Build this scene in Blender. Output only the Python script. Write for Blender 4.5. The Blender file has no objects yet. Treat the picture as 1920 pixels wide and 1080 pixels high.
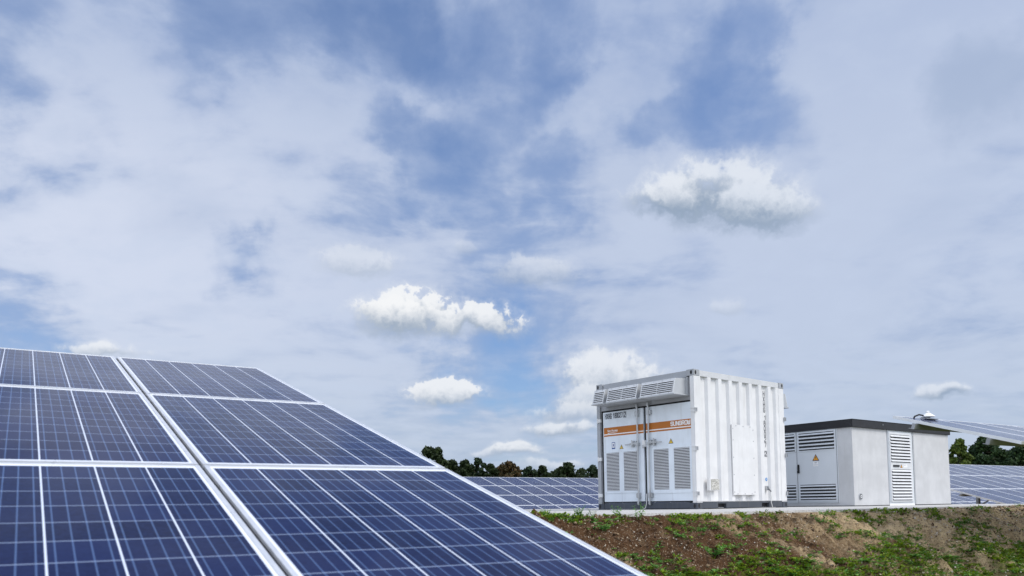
import bpy, bmesh, math, random
import numpy as np
from mathutils import Vector, Matrix
random.seed(7); rng = np.random.default_rng(7)
scene = bpy.context.scene
COL = scene.collection

# ---------------------------------------------------------------- camera
ZO = 1.25                                    # eye height above the lower ground
F, PITCH, ROLL, CY = 1483.0, 0.0671, -0.0126, 847.5
_fw = Vector((0, math.cos(PITCH), math.sin(PITCH)))
_u0 = Vector((0, -math.sin(PITCH), math.cos(PITCH))); _r0 = Vector((1, 0, 0))
_c, _s = math.cos(ROLL), math.sin(ROLL)
CR = _c*_r0 + _s*_u0; CU = -_s*_r0 + _c*_u0
cam = bpy.data.cameras.new('camera'); camo = bpy.data.objects.new('camera', cam); COL.objects.link(camo)
m = Matrix.Identity(4)
for i in range(3):
    m[i][0] = CR[i]; m[i][1] = CU[i]; m[i][2] = -_fw[i]
m[2][3] = ZO
camo.matrix_world = m
cam.sensor_width = 36; cam.lens = F/1920*36; cam.shift_y = (CY-540)/1920
cam.clip_start = .05; cam.clip_end = 5000
cam.dof.use_dof = True; cam.dof.focus_distance = 14; cam.dof.aperture_fstop = 4.5
scene.camera = camo

def pray(x, y):                              # direction through a pixel of the 1920 picture
    return (_fw + CR*((x-960)/F) - CU*((y-CY)/F)).normalized()

# ---------------------------------------------------------------- node helper
class NT:
    def __init__(s, nt): s.nt = nt; s.n = nt.nodes; s.l = nt.links
    def _in(s, node, i, v):
        if v is None: return
        if isinstance(v, bpy.types.NodeSocket): s.l.new(v, node.inputs[i])
        elif isinstance(v, (tuple, list, Vector)):
            v = tuple(v)
            if len(v) == 3 and len(node.inputs[i].default_value) == 4: v = v+(1,)
            node.inputs[i].default_value = v
        else: node.inputs[i].default_value = v
    def m(s, op, a, b=None, c=None, clamp=False):
        n = s.n.new('ShaderNodeMath'); n.operation = op; n.use_clamp = clamp
        for i, v in enumerate((a, b, c)): s._in(n, i, v)
        return n.outputs[0]
    def v(s, op, a, b=None):
        n = s.n.new('ShaderNodeVectorMath'); n.operation = op
        s._in(n, 0, a); s._in(n, 1, b)
        return n.outputs['Value'] if op in ('DOT_PRODUCT', 'LENGTH', 'DISTANCE') else n.outputs[0]
    def scale(s, a, f):
        n = s.n.new('ShaderNodeVectorMath'); n.operation = 'SCALE'; s._in(n, 0, a); s._in(n, 3, f); return n.outputs[0]
    def rng(s, v, a, b, c=0., d=1., smooth=True):
        n = s.n.new('ShaderNodeMapRange'); n.interpolation_type = 'SMOOTHSTEP' if smooth else 'LINEAR'
        for i, q in enumerate((v, a, b, c, d)): s._in(n, i, q)
        return n.outputs[0]
    def noise(s, vec, scale, detail=4, rough=.5, dist=0., lac=2.):
        n = s.n.new('ShaderNodeTexNoise'); s._in(n, 'Vector', vec)
        n.inputs['Scale'].default_value = scale; n.inputs['Detail'].default_value = detail
        n.inputs['Roughness'].default_value = rough; n.inputs['Distortion'].default_value = dist
        n.inputs['Lacunarity'].default_value = lac
        return n.outputs['Fac']
    def mix(s, f, a, b, blend='MIX'):
        n = s.n.new('ShaderNodeMix'); n.data_type = 'RGBA'; n.blend_type = blend
        s._in(n, 0, f); s._in(n, 6, a); s._in(n, 7, b); return n.outputs[2]
    def sep(s, v):
        n = s.n.new('ShaderNodeSeparateXYZ'); s._in(n, 0, v); return n.outputs
    def comb(s, x, y, z):
        n = s.n.new('ShaderNodeCombineXYZ'); s._in(n, 0, x); s._in(n, 1, y); s._in(n, 2, z); return n.outputs[0]
    def coord(s, k='Object'):
        return s.n.new('ShaderNodeTexCoord').outputs[k]

# ---------------------------------------------------------------- sun and sky
SUN_AZ = math.radians(106)                   # clockwise from +Y (the way the camera looks)
SUN_EL = math.radians(50)
sd = Vector((math.sin(SUN_AZ)*math.cos(SUN_EL), math.cos(SUN_AZ)*math.cos(SUN_EL), math.sin(SUN_EL)))
sun = bpy.data.lights.new('sun', 'SUN'); sun.energy = 2.7; sun.angle = math.radians(24); sun.color = (1, .95, .88)
so = bpy.data.objects.new('sun', sun); COL.objects.link(so)
so.rotation_euler = sd.to_track_quat('Z', 'Y').to_euler()
scene.view_settings.view_transform = 'Standard'; scene.view_settings.look = 'None'
scene.view_settings.exposure = 0; scene.view_settings.gamma = 1
world = bpy.data.worlds.new('World'); scene.world = world; world.use_nodes = True
W = NT(world.node_tree); W.n.clear()
D = W.v('NORMALIZE', W.coord('Generated'))
sky = W.n.new('ShaderNodeTexSky'); sky.sky_type = 'NISHITA'; sky.sun_disc = False
sky.sun_elevation = SUN_EL; sky.sun_rotation = SUN_AZ; sky.altitude = 50; sky.ozone_density = 2.0
sx, sy, sz = W.sep(D)[:3]
den = W.m('ADD', W.m('MAXIMUM', sz, 0.), .22)
DP0 = W.v('ADD', W.v('MULTIPLY', D, (1, 1, 1.5)), (3, 1, 2))
puv = W.comb(W.m('DIVIDE', sx, den), W.m('DIVIDE', sy, den), 0.)
warp = W.scale(W.v('SUBTRACT', W.comb(W.noise(puv, 1.3, 2), W.noise(W.v('ADD', puv, (7, 3, 1)), 1.3, 2), 0.), (.5, .5, 0)), .45)
wuv = W.v('ADD', puv, warp)
n1 = W.noise(wuv, 2.0, 7, .52)
n3 = W.noise(W.v('ADD', puv, W.scale(warp, .6)), 8.5, 5, .55)
n4 = W.noise(DP0, 7., 5, .6)
n2 = W.noise(W.v('ADD', W.v('MULTIPLY', wuv, (1.0, 1.5, 1)), (4, 9, 2)), 3.6, 6, .5)
nd = W.noise(D, 26., 4, .55)                  # direction-space noises shared by the heaped clouds
nf = W.noise(D, 80., 5, .6)
def nvec(vec, scale, det, amp):
    n = W.n.new('ShaderNodeTexNoise'); W._in(n, 'Vector', vec); n.inputs['Scale'].default_value = scale; n.inputs['Detail'].default_value = det; n.inputs['Roughness'].default_value = .55
    return W.scale(W.v('SUBTRACT', n.outputs['Color'], (.5, .5, .5)), amp)
DP = W.v('NORMALIZE', W.v('ADD', D, W.v('ADD', nvec(D, 3.2, 5, .10), nvec(D, 9., 6, .20))))
DC = W.v('ADD', D, W.v('ADD', nvec(D, 18., 3, .032), nvec(D, 60., 3, .004)))
cov = W.m('ADD', W.m('MULTIPLY', W.m('SUBTRACT', n1, .5), 2.5), W.m('MULTIPLY', W.m('SUBTRACT', n2, .5), 1.5))
cov = W.m('ADD', cov, W.m('ADD', W.m('MULTIPLY', W.m('SUBTRACT', n3, .5), 1.3), W.m('MULTIPLY', W.m('SUBTRACT', n4, .5), 1.1)))
# where the veil is thin (<0) or thick (>0): pixel centre, radius in degrees, strength
PATCH = [(610, 15, 3.6, -.7), (710, 35, 3.4, -.8), (800, 60, 3.0, -.9), (860, 85, 2.6, -.9), (560, 60, 3, -.4), (1012, 55, 2.6, -.9), (975, 100, 2.4, -.8), (965, 150, 2.4, -.9),
         (1345, 100, 2.2, -.7), (1410, 62, 2.4, -1.), (1440, 30, 2, -.7), (1255, 255, 2.6, -.9), (1310, 232, 2.6, -1.), (1375, 208, 2.6, -1.1), (1450, 190, 2.4, -.8), (1530, 170, 2, -.5), (1180, 290, 2, -.5),
         (760, 305, 2.2, -.9), (810, 340, 2.4, -1.), (880, 350, 2.2, -.7), (870, 290, 1.8, -.5), (1030, 325, 2, -.9), (1085, 340, 2, -.8), (400, 465, 2.2, -1.), (450, 500, 2, -1.),
         (930, 650, 2.8, -1.1), (975, 690, 2.8, -1.2), (1010, 720, 2.2, -.8), (900, 600, 2.2, -.5), (50, 590, 4, -.7), (110, 640, 3, -.5), (520, 345, 1.8, -.4), (95, 300, 2, -.7), (640, 250, 2, -.4), (470, 110, 2.4, -.4), (280, 210, 3, -.6), (60, 60, 2.4, -.6), (320, 20, 3, -.6), (110, 170, 3, -.4), (420, 180, 2.6, -.4),
         (1790, 105, 2.4, -.8), (1850, 125, 2.6, -.9), (1910, 130, 2.2, -.8), (1720, 70, 2, -.5), (1550, 300, 2, -.5), (1900, 270, 2, -.4), (1290, 520, 2.4, -.4), (700, 560, 2, -.3),
         (950, 25, 3, .55), (1150, 100, 4, .6), (1200, 60, 4, .4), (1080, 210, 4, .4), (130, 370, 9, .7), (330, 420, 8, .45), (560, 640, 9, .45), (450, 560, 6, .35), (1830, 35, 6, .9), (1900, 10, 4, .5), (1600, 350, 14, .45), (1750, 600, 16, .9),
         (700, 720, 8, .4), (1300, 480, 9, .25), (620, 280, 7, .25), (900, 235, 5, .35), (1230, 400, 6, .2), (640, 400, 8, .3), (1570, 120, 7, .35), (1180, 560, 7, .25), (180, 120, 5, .3)]
for (px, py, rad, amp) in PATCH:
    c = pray(px, py)
    w = W.rng(W.v('DOT_PRODUCT', DP, tuple(c)), math.cos(math.radians(rad*1.55)), 1., 0., amp*(.50 if amp < 0 else .7))
    cov = W.m('ADD', cov, w)
cov = W.m('ADD', cov, .70)
hor = W.rng(sz, 0., .16, .35, 0.)
covf = W.rng(W.m('ADD', cov, hor), -.5, 1.05, .26, .94, False)
covf = W.m('MULTIPLY', covf, 1., clamp=True)
K = 10.                                       # background strength is 1/K
blue = W.mix(1., sky.outputs[0], (.86, 1.1, 1.42, 1), 'MULTIPLY')
el = W.rng(sz, .02, .5)
thick = W.rng(W.m('ADD', cov, W.m('MULTIPLY', W.m('SUBTRACT', n2, .5), 1.2)), .3, 1.7)
left = W.m('MULTIPLY', W.rng(sx, -.55, .1, 1., 0.), W.rng(sz, .38, .52, 1., .1))
cw = W.mix(thick, (.34*K, .44*K, .66*K), (.55*K, .625*K, .785*K))
cw = W.mix(W.m('MULTIPLY', left, W.m('MULTIPLY', thick, .8)), cw, (.72*K, .77*K, .90*K))
cw = W.mix(W.rng(sz, 0., .28, .75, 0.), cw, (.52*K, .60*K, .72*K))
cw = W.mix(W.rng(sz, .33, .56, 0., .42), cw, (.34*K, .44*K, .68*K))   # thinner, bluer veil higher up
# grey undersides
gr = W.rng(W.noise(W.v('ADD', wuv, (2, 5, 0)), 2.6, 5, .5), .5, .75, 0., .34)
cw = W.mix(W.rng(n3, .42, .68, 0., .30), cw, (.58*K, .66*K, .82*K))
cw = W.mix(gr, cw, (.38*K, .47*K, .66*K))
g2 = W.rng(W.v('DOT_PRODUCT', DP, tuple(pray(1850, 120))), math.cos(math.radians(4.6)), 1., 0., .3)
cw = W.mix(W.m('MULTIPLY', g2, W.rng(W.v('DOT_PRODUCT', D, tuple(CU)), .455, .415)), cw, (.20*K, .30*K, .48*K))
col = W.mix(covf, blue, cw)
# streaks of thin stratus low down
st = W.noise(W.v('MULTIPLY', D, (5, 5, 60)), 1.0, 5, .55, .6)
lowb = W.rng(sz, .02, .1, 1., 0.)
col = W.mix(W.m('MULTIPLY', W.rng(st, .45, .72), W.m('MULTIPLY', lowb, .55)), col, (.33*K, .45*K, .65*K))
# heaped clouds: centre pixel, half width, height above / below the base line, opacity, whiteness, underside grey
CUM = [(772, 592, 98, 50, 40, .97, .9, .62), (885, 606, 92, 38, 28, .95, .85, .5), (748, 592, 70, 36, 34, .95, .95, .62), (1340, 368, 130, 56, 46, .9, .50, .85), (1425, 390, 88, 40, 42, .8, .38, .9), (1265, 372, 75, 34, 36, .6, .6, .9),
       (1145, 712, 80, 52, 42, .85, .72, .4), (1100, 750, 55, 28, 22, .7, .65, .45), (1100, 775, 90, 22, 18, .6, .7, .4),
       (836, 742, 70, 32, 20, .9, .85, .5), (1766, 741, 44, 14, 9, .75, .5, .9), (1050, 805, 60, 14, 12, .75, .75, .45), (960, 845, 38, 14, 8, .8, .8, .4), (940, 850, 62, 8, 7, .5, .7, .4),
       (670, 490, 66, 28, 22, .45, .7, .35), (1005, 510, 72, 26, 26, .45, .7, .3), (195, 660, 60, 16, 12, .75, .8, .2), (865, 468, 22, 14, 12, .25, .6, .3),
       (1365, 572, 26, 18, 14, .3, .6, .3), (1030, 872, 60, 10, 10, .5, .65, .2)]
w1 = W.m('SUBTRACT', nd, .5); w2 = W.m('SUBTRACT', nf, .5)
bil = W.m('ADD', W.m('SUBTRACT', .09, W.m('ABSOLUTE', w1)), W.m('MULTIPLY', W.m('SUBTRACT', .08, W.m('ABSOLUTE', w2)), .45))
for (px, py, hw, up, dn, op, wh, ug) in CUM:
    c = pray(px, py); r = (pray(px+10, py)-pray(px-10, py)).normalized(); u = c.cross(r); u = -u if u.z < 0 else u
    k = F/(F*F+(px-960)**2+(py-CY)**2)**.5    # pixels to angle
    a = hw*1.12/F*k; bu = up*1.08/F*k; bd = dn*1.05/F*k
    U = W.v('DOT_PRODUCT', DC, tuple(r/a)); V = W.v('DOT_PRODUCT', DC, tuple(u))
    V1 = W.m('MAXIMUM', W.m('DIVIDE', V, bu), 0.); V2 = W.m('MINIMUM', W.m('DIVIDE', V, bd), 0.)
    rr = W.m('ADD', W.m('MULTIPLY', U, U), W.m('ADD', W.m('MULTIPLY', V1, V1), W.m('MULTIPLY', V2, V2)))
    body = W.m('ADD', W.m('SUBTRACT', .95 if wh > .8 else 1.3, rr), W.m('ADD', W.m('MULTIPLY', bil, 3.2), W.m('MULTIPLY', w1, 1.2)))
    front = W.rng(W.v('DOT_PRODUCT', D, tuple(c)), .8, .9)
    soft = W.rng(W.m('DIVIDE', V, bu+bd), -.5, .3, 1.3, .34 if wh > .8 else .9)
    mask = W.m('MULTIPLY', W.m('MULTIPLY', W.m('MAXIMUM', W.rng(body, 0., soft, 0., 1.), W.rng(body, -.5, .6, 0., .35)), front), op)
    sh = W.rng(W.m('ADD', W.m('DIVIDE', V, (bu+bd)*.55), W.m('ADD', W.m('MULTIPLY', bil, 2.4), W.m('MULTIPLY', w1, 1.2))), -.55, .75)
    lo = [(1-ug)*x+ug*y for x, y in zip((.50, .56, .65), (.24, .33, .46))]
    hi = [(1-wh)*x+wh*y for x, y in zip((.60, .68, .82), (.93, .94, .95))]
    col = W.mix(mask, col, W.mix(sh, tuple(x*K for x in lo), tuple(x*K for x in hi)))
# added fill: unseen sky behind the camera brightened for the walls, sunward and leftward
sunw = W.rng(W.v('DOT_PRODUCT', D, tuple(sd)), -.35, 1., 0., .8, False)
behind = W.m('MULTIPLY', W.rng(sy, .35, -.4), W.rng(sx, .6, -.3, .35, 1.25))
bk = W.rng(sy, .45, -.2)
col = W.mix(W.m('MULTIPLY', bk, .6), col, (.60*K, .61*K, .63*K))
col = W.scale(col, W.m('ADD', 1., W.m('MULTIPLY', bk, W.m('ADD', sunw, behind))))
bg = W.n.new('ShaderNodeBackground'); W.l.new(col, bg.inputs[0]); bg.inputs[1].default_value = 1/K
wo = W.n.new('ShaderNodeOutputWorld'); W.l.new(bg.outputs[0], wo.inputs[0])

# ---------------------------------------------------------------- frames of reference
AZ = 0.5579
R = Vector((math.cos(AZ), math.sin(AZ), 0)); N = Vector((-math.sin(AZ), math.cos(AZ), 0))   # t runs along the rows, q away from the camera
def TQ(t, q, z=0.): p = R*t+N*q; return Vector((p.x, p.y, z))
def at(px, q):                               # ground point seen in pixel column px on the line q
    d = pray(px, 945); s = q/(d.dot(N)); p = d*s; return (p.dot(R), q)

# ---------------------------------------------------------------- materials
def mat(name):
    m = bpy.data.materials.new(name); m.use_nodes = True; t = NT(m.node_tree)
    b = m.node_tree.nodes['Principled BSDF']; return m, t, b
def setp(t, b, **k):
    for kk, v in k.items(): t._in(b, kk.replace('_', ' '), v)
def bump(t, b, h, s=.3, d=.01):
    n = t.n.new('ShaderNodeBump'); n.inputs['Strength'].default_value = s; n.inputs['Distance'].default_value = d
    t.l.new(h, n.inputs['Height']); t.l.new(n.outputs[0], b.inputs['Normal'])
MT = {}
def painted(name, col, rough=.4, metal=0., var=.08, dirt=.0, bs=.05, coat=0.):
    m, t, b = mat(name); o = t.coord('Object')
    n = t.noise(o, 3., 5, .6); c2 = tuple(x*(1-var) for x in col)
    c = t.mix(t.rng(n, .35, .7), c2, col)
    if dirt:
        s = t.noise(t.v('MULTIPLY', o, (14, 14, 1.2)), 1., 5, .6)
        z = t.sep(o)[2]
        c = t.mix(t.m('MULTIPLY', t.rng(s, .5, .8), dirt), c, (.30, .27, .22))
    setp(t, b, Base_Color=c, Roughness=t.rng(t.noise(o, 12, 3), .3, .7, rough-.06, rough+.08), Metallic=metal, Coat_Weight=coat)
    bump(t, b, t.noise(o, 9., 3), bs, .01); MT[name] = m; return m
painted('container_white', (.73, .73, .728), .42, dirt=.20, bs=.08)
painted('door_skylit_white', (.71, .765, .82), .42, dirt=.16, bs=.08)  # blue cast of the sky-lit, sunless door end put into the white
painted('rail_grey', (.36, .375, .395), .5, dirt=.2)
painted('hood_metal', (.50, .515, .53), .42, .3)
painted('rail_light', (.60, .61, .62), .45, dirt=.2)
painted('header_shade_grey', (.33, .34, .36), .5)  # shade under the hoods put into the header's colour
painted('base_blue_grey', (.060, .070, .088), .6, dirt=.18, var=.2)
painted('rubber_and_shade_black', (.012, .012, .014), .7)
painted('zinc', (.55, .56, .57), .35, .8, var=.25)
painted('louvre_white', (.66, .67, .68), .45)
painted('louvre_dark', (.02, .02, .022), .8)
painted('aluminium', (.80, .81, .83), .33, .55, var=.06)
painted('steel_galv', (.42, .43, .45), .45, .7, var=.3)
painted('orange_vinyl', (.42, .130, .008), .45, var=.05)
painted('white_vinyl', (.82, .82, .82), .5)
painted('ink_dark', (.03, .035, .05), .6)
painted('ink_blue', (.02, .07, .25), .6)
painted('sky_blue', (.02, .22, .55), .6)
painted('yellow_vinyl', (.75, .52, .05), .5)
painted('amber_vinyl', (.75, .33, .02), .5)
painted('roof_dark', (.014, .014, .017), .55, var=.25)
painted('door_grey', (.62, .65, .68), .5, var=.04)
painted('cable_white', (.72, .72, .70), .5)
painted('sensor_white', (.85, .85, .85), .4)
def _mk():
    # render coat of the transformer station
    m, t, b = mat('stucco'); o = t.coord('Object')
    n = t.noise(o, 60., 4, .6); n2 = t.noise(o, 2.5, 5, .6); n3 = t.noise(t.v('MULTIPLY', o, (9, 9, .8)), 1., 4, .6)
    c = t.mix(t.rng(n2, .35, .7), (.50, .505, .512), (.57, .575, .582)); c = t.mix(t.rng(n3, .5, .8, 0., .32), c, (.42, .42, .41))
    c = t.mix(t.rng(n, .4, .7, 0., .18), c, (.45, .45, .46))
    setp(t, b, Base_Color=c, Roughness=.85); bump(t, b, n, .5, .004); MT['stucco'] = m
    # name plate with wire mesh
    m, t, b = mat('mesh_plate'); o = t.coord('Object'); n = t.noise(o, 45., 3, .7)
    setp(t, b, Base_Color=t.mix(t.rng(n, .4, .6), (.30, .29, .25), (.62, .61, .57)), Roughness=.6); MT['mesh_plate'] = m
    # PV glass
    m, t, b = mat('photovoltaic_glass'); x, y, z = t.sep(t.coord('Object'))[:3]
    Wm, Lm, C = .997, 1.655, .158
    fx = t.m('DIVIDE', t.m('SUBTRACT', x, (Wm-6*C)/2), C); fy = t.m('DIVIDE', t.m('SUBTRACT', y, (Lm-10*C)/2), C)
    def near(f, half, soft): return t.rng(t.m('MULTIPLY', t.m('ABSOLUTE', t.m('SUBTRACT', f, t.m('ROUND', f))), C), half, half+soft, 1., 0., False)
    gx = near(fx, .0022, .0008); gy = near(fy, .0024, .0008)
    b4 = t.m('SUBTRACT', t.m('MULTIPLY', t.m('FRACT', fx), 4.), .5)
    bb = t.rng(t.m('MULTIPLY', t.m('ABSOLUTE', t.m('SUBTRACT', b4, t.m('ROUND', b4))), C/4), .0017, .0024, 1., 0., False)
    ox = t.m('MAXIMUM', t.m('LESS_THAN', fx, -.01), t.m('GREATER_THAN', fx, 6.01)); oy = t.m('MAXIMUM', t.m('LESS_THAN', fy, -.01), t.m('GREATER_THAN', fy, 10.01))
    oi = t.n.new('ShaderNodeObjectInfo')
    wn = t.n.new('ShaderNodeTexWhiteNoise'); t.l.new(t.comb(t.m('FLOOR', fx), t.m('FLOOR', fy), t.m('MULTIPLY', oi.outputs['Random'], 37.)), wn.inputs['Vector'])
    vo = t.n.new('ShaderNodeTexVoronoi'); vo.inputs['Scale'].default_value = 85; t.l.new(t.coord('Object'), vo.inputs['Vector'])
    vs = t.sep(vo.outputs['Color'])[0]
    cell = t.mix(wn.outputs['Value'], (.002, .004, .030), (.006, .011, .056)); cell = t.mix(t.m('MULTIPLY', vs, .35), cell, (.011, .022, .085))
    cell = t.mix(t.m('MULTIPLY', t.m('GREATER_THAN', oi.outputs['Random'], .5), .15), cell, (.03, .02, .06))
    c = t.mix(t.m('MULTIPLY', bb, .32), cell, (.16, .27, .52)); c = t.mix(t.m('MULTIPLY', gy, .55), c, (.33, .41, .58)); c = t.mix(t.m('MULTIPLY', gx, .92), c, (.62, .68, .80))
    c = t.mix(t.m('MAXIMUM', ox, oy), c, (.74, .76, .80))
    dust = t.rng(t.noise(t.coord('Object'), 2.2, 5, .65), .35, .8, .003, .018)
    c = t.mix(dust, c, (.5, .5, .5))
    setp(t, b, Base_Color=c, Roughness=.5, Specular_IOR_Level=.02, Sheen_Weight=.01, Sheen_Roughness=.35, Coat_Weight=t.rng(t.noise(t.coord('Object'), 1.3, 5, .6), .3, .7, .78, 1.), Coat_Roughness=.05, Coat_IOR=1.13); MT['pv'] = m
    # soil: dark damp loam on the left, dry tan sand on the right, mottled
    m, t, b = mat('soil'); o = t.coord('Object'); xo = t.v('DOT_PRODUCT', o, tuple(R))
    qo = t.v('DOT_PRODUCT', o, tuple(N))
    n = t.noise(o, 1.3, 6, .62, .4); n2 = t.noise(o, 9., 6, .7); n3 = t.noise(o, 42., 4, .7)
    st = t.noise(t.comb(t.m('MULTIPLY', xo, 2.6), t.m('MULTIPLY', qo, .7), t.m('MULTIPLY', xo, .3)), 1.4, 5, .6)
    dry = t.m('ADD', t.rng(xo, 6.2, 10.5, -.42, .62, False), t.m('MULTIPLY', t.m('SUBTRACT', n, .5), 1.8))
    dry = t.m('ADD', dry, t.m('MULTIPLY', t.m('SUBTRACT', st, .5), 1.7))
    c = t.mix(t.rng(dry, -.3, .55), (.092, .046, .020), (.66, .50, .29))
    c = t.mix(t.rng(n2, .42, .72, .0, .6), c, (.135, .076, .038)); c = t.mix(t.rng(n2, .52, .30, .0, .75), c, (.028, .018, .011))
    c = t.mix(t.rng(n3, .58, .68, 0., .8), c, (.50, .42, .31)); c = t.mix(t.rng(n3, .45, .34, 0., .8), c, (.020, .013, .008))
    gq = t.m('ADD', qo, t.m('MULTIPLY', t.m('SUBTRACT', n, .5), 1.5))
    grass = t.mix(n2, (.030, .055, .006), (.085, .130, .012))
    c = t.mix(t.rng(gq, 5.6, 5.0, 0., .85), c, grass)
    c = t.mix(t.rng(gq, 9.2, 10., 0., .3), c, (.08, .09, .03))
    far = t.rng(t.v('LENGTH', o), 24., 40.)
    c = t.mix(far, c, t.mix(n, (.035, .060, .014), (.07, .095, .025)))
    setp(t, b, Base_Color=c, Roughness=.95, Specular_IOR_Level=.15); bump(t, b, t.m('ADD', t.m('MULTIPLY', n3, .8), n2), 1., .05); MT['soil'] = m
    # pale compacted gravel of the pad
    m, t, b = mat('pad_gravel'); o = t.coord('Object'); n = t.noise(o, 38., 4, .7); n2 = t.noise(o, 2., 5, .6)
    c = t.mix(t.rng(n, .35, .65), (.36, .355, .34), (.56, .555, .54)); c = t.mix(t.rng(n2, .4, .75, 0., .4), c, (.34, .31, .26))
    setp(t, b, Base_Color=c, Roughness=.9); bump(t, b, n, .6, .01); MT['pad'] = m
    def isl(name, stops, rough=.9, trans=0.):
        m, t, b = mat(name); g = t.n.new('ShaderNodeNewGeometry'); r = t.n.new('ShaderNodeValToRGB')
        t.l.new(g.outputs['Random Per Island'], r.inputs[0]); e = r.color_ramp.elements
        while len(e) < len(stops): e.new(.5)
        for i, (p, cc) in enumerate(stops): e[i].position = p; e[i].color = tuple(cc)+(1,)
        nn = t.noise(t.coord('Object'), 1.2, 3); c = t.mix(t.rng(nn, .35, .7, 0., .45), r.outputs[0], t.scale(r.outputs[0], .55))
        setp(t, b, Base_Color=c, Roughness=rough, Specular_IOR_Level=.3)
        if trans:
            tr = t.n.new('ShaderNodeBsdfTranslucent'); t.l.new(c, tr.inputs[0]); mx = t.n.new('ShaderNodeMixShader'); mx.inputs[0].default_value = trans
            out = [q for q in t.n if q.type == 'OUTPUT_MATERIAL'][0]
            t.l.new(b.outputs[0], mx.inputs[1]); t.l.new(tr.outputs[0], mx.inputs[2]); t.l.new(mx.outputs[0], out.inputs[0])
        MT[name] = m
    isl('stones', [(0, (.58, .50, .38)), (.3, (.38, .28, .18)), (.55, (.66, .59, .48)), (.75, (.24, .16, .10)), (1, (.74, .69, .60))])
    isl('clods', [(0, (.055, .032, .018)), (.35, (.13, .078, .042)), (.7, (.30, .215, .13)), (1, (.08, .05, .028))])
    isl('leaf_grass', [(0, (.12, .20, .010)), (.35, (.24, .36, .014)), (.7, (.06, .13, .018)), (1, (.34, .42, .04))], .6, .3)
    isl('leaf_weed', [(0, (.05, .15, .030)), (.5, (.14, .33, .06)), (1, (.26, .46, .10))], .55, .3)
    isl('leaf_dark', [(0, (.010, .020, .005)), (.5, (.022, .040, .008)), (.85, (.014, .028, .008)), (1, (.045, .065, .012))], .7, .12)
    isl('leaf_bluish', [(0, (.010, .026, .012)), (.5, (.020, .042, .016)), (1, (.035, .060, .020))], .7, .12)
    isl('leaf_rust', [(0, (.050, .030, .008)), (.4, (.075, .045, .012)), (.7, (.030, .035, .010)), (1, (.10, .055, .015))], .7, .12)
    isl('leaf_bright', [(0, (.035, .070, .010)), (.5, (.085, .13, .018)), (1, (.14, .18, .028))], .7, .2)
    isl('leaf_mid', [(0, (.012, .032, .011)), (.5, (.030, .065, .020)), (1, (.060, .105, .028))], .7, .2)
    painted('bark', (0.131, 0.102, 0.072), .9, var=.4)
_mk()

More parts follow.
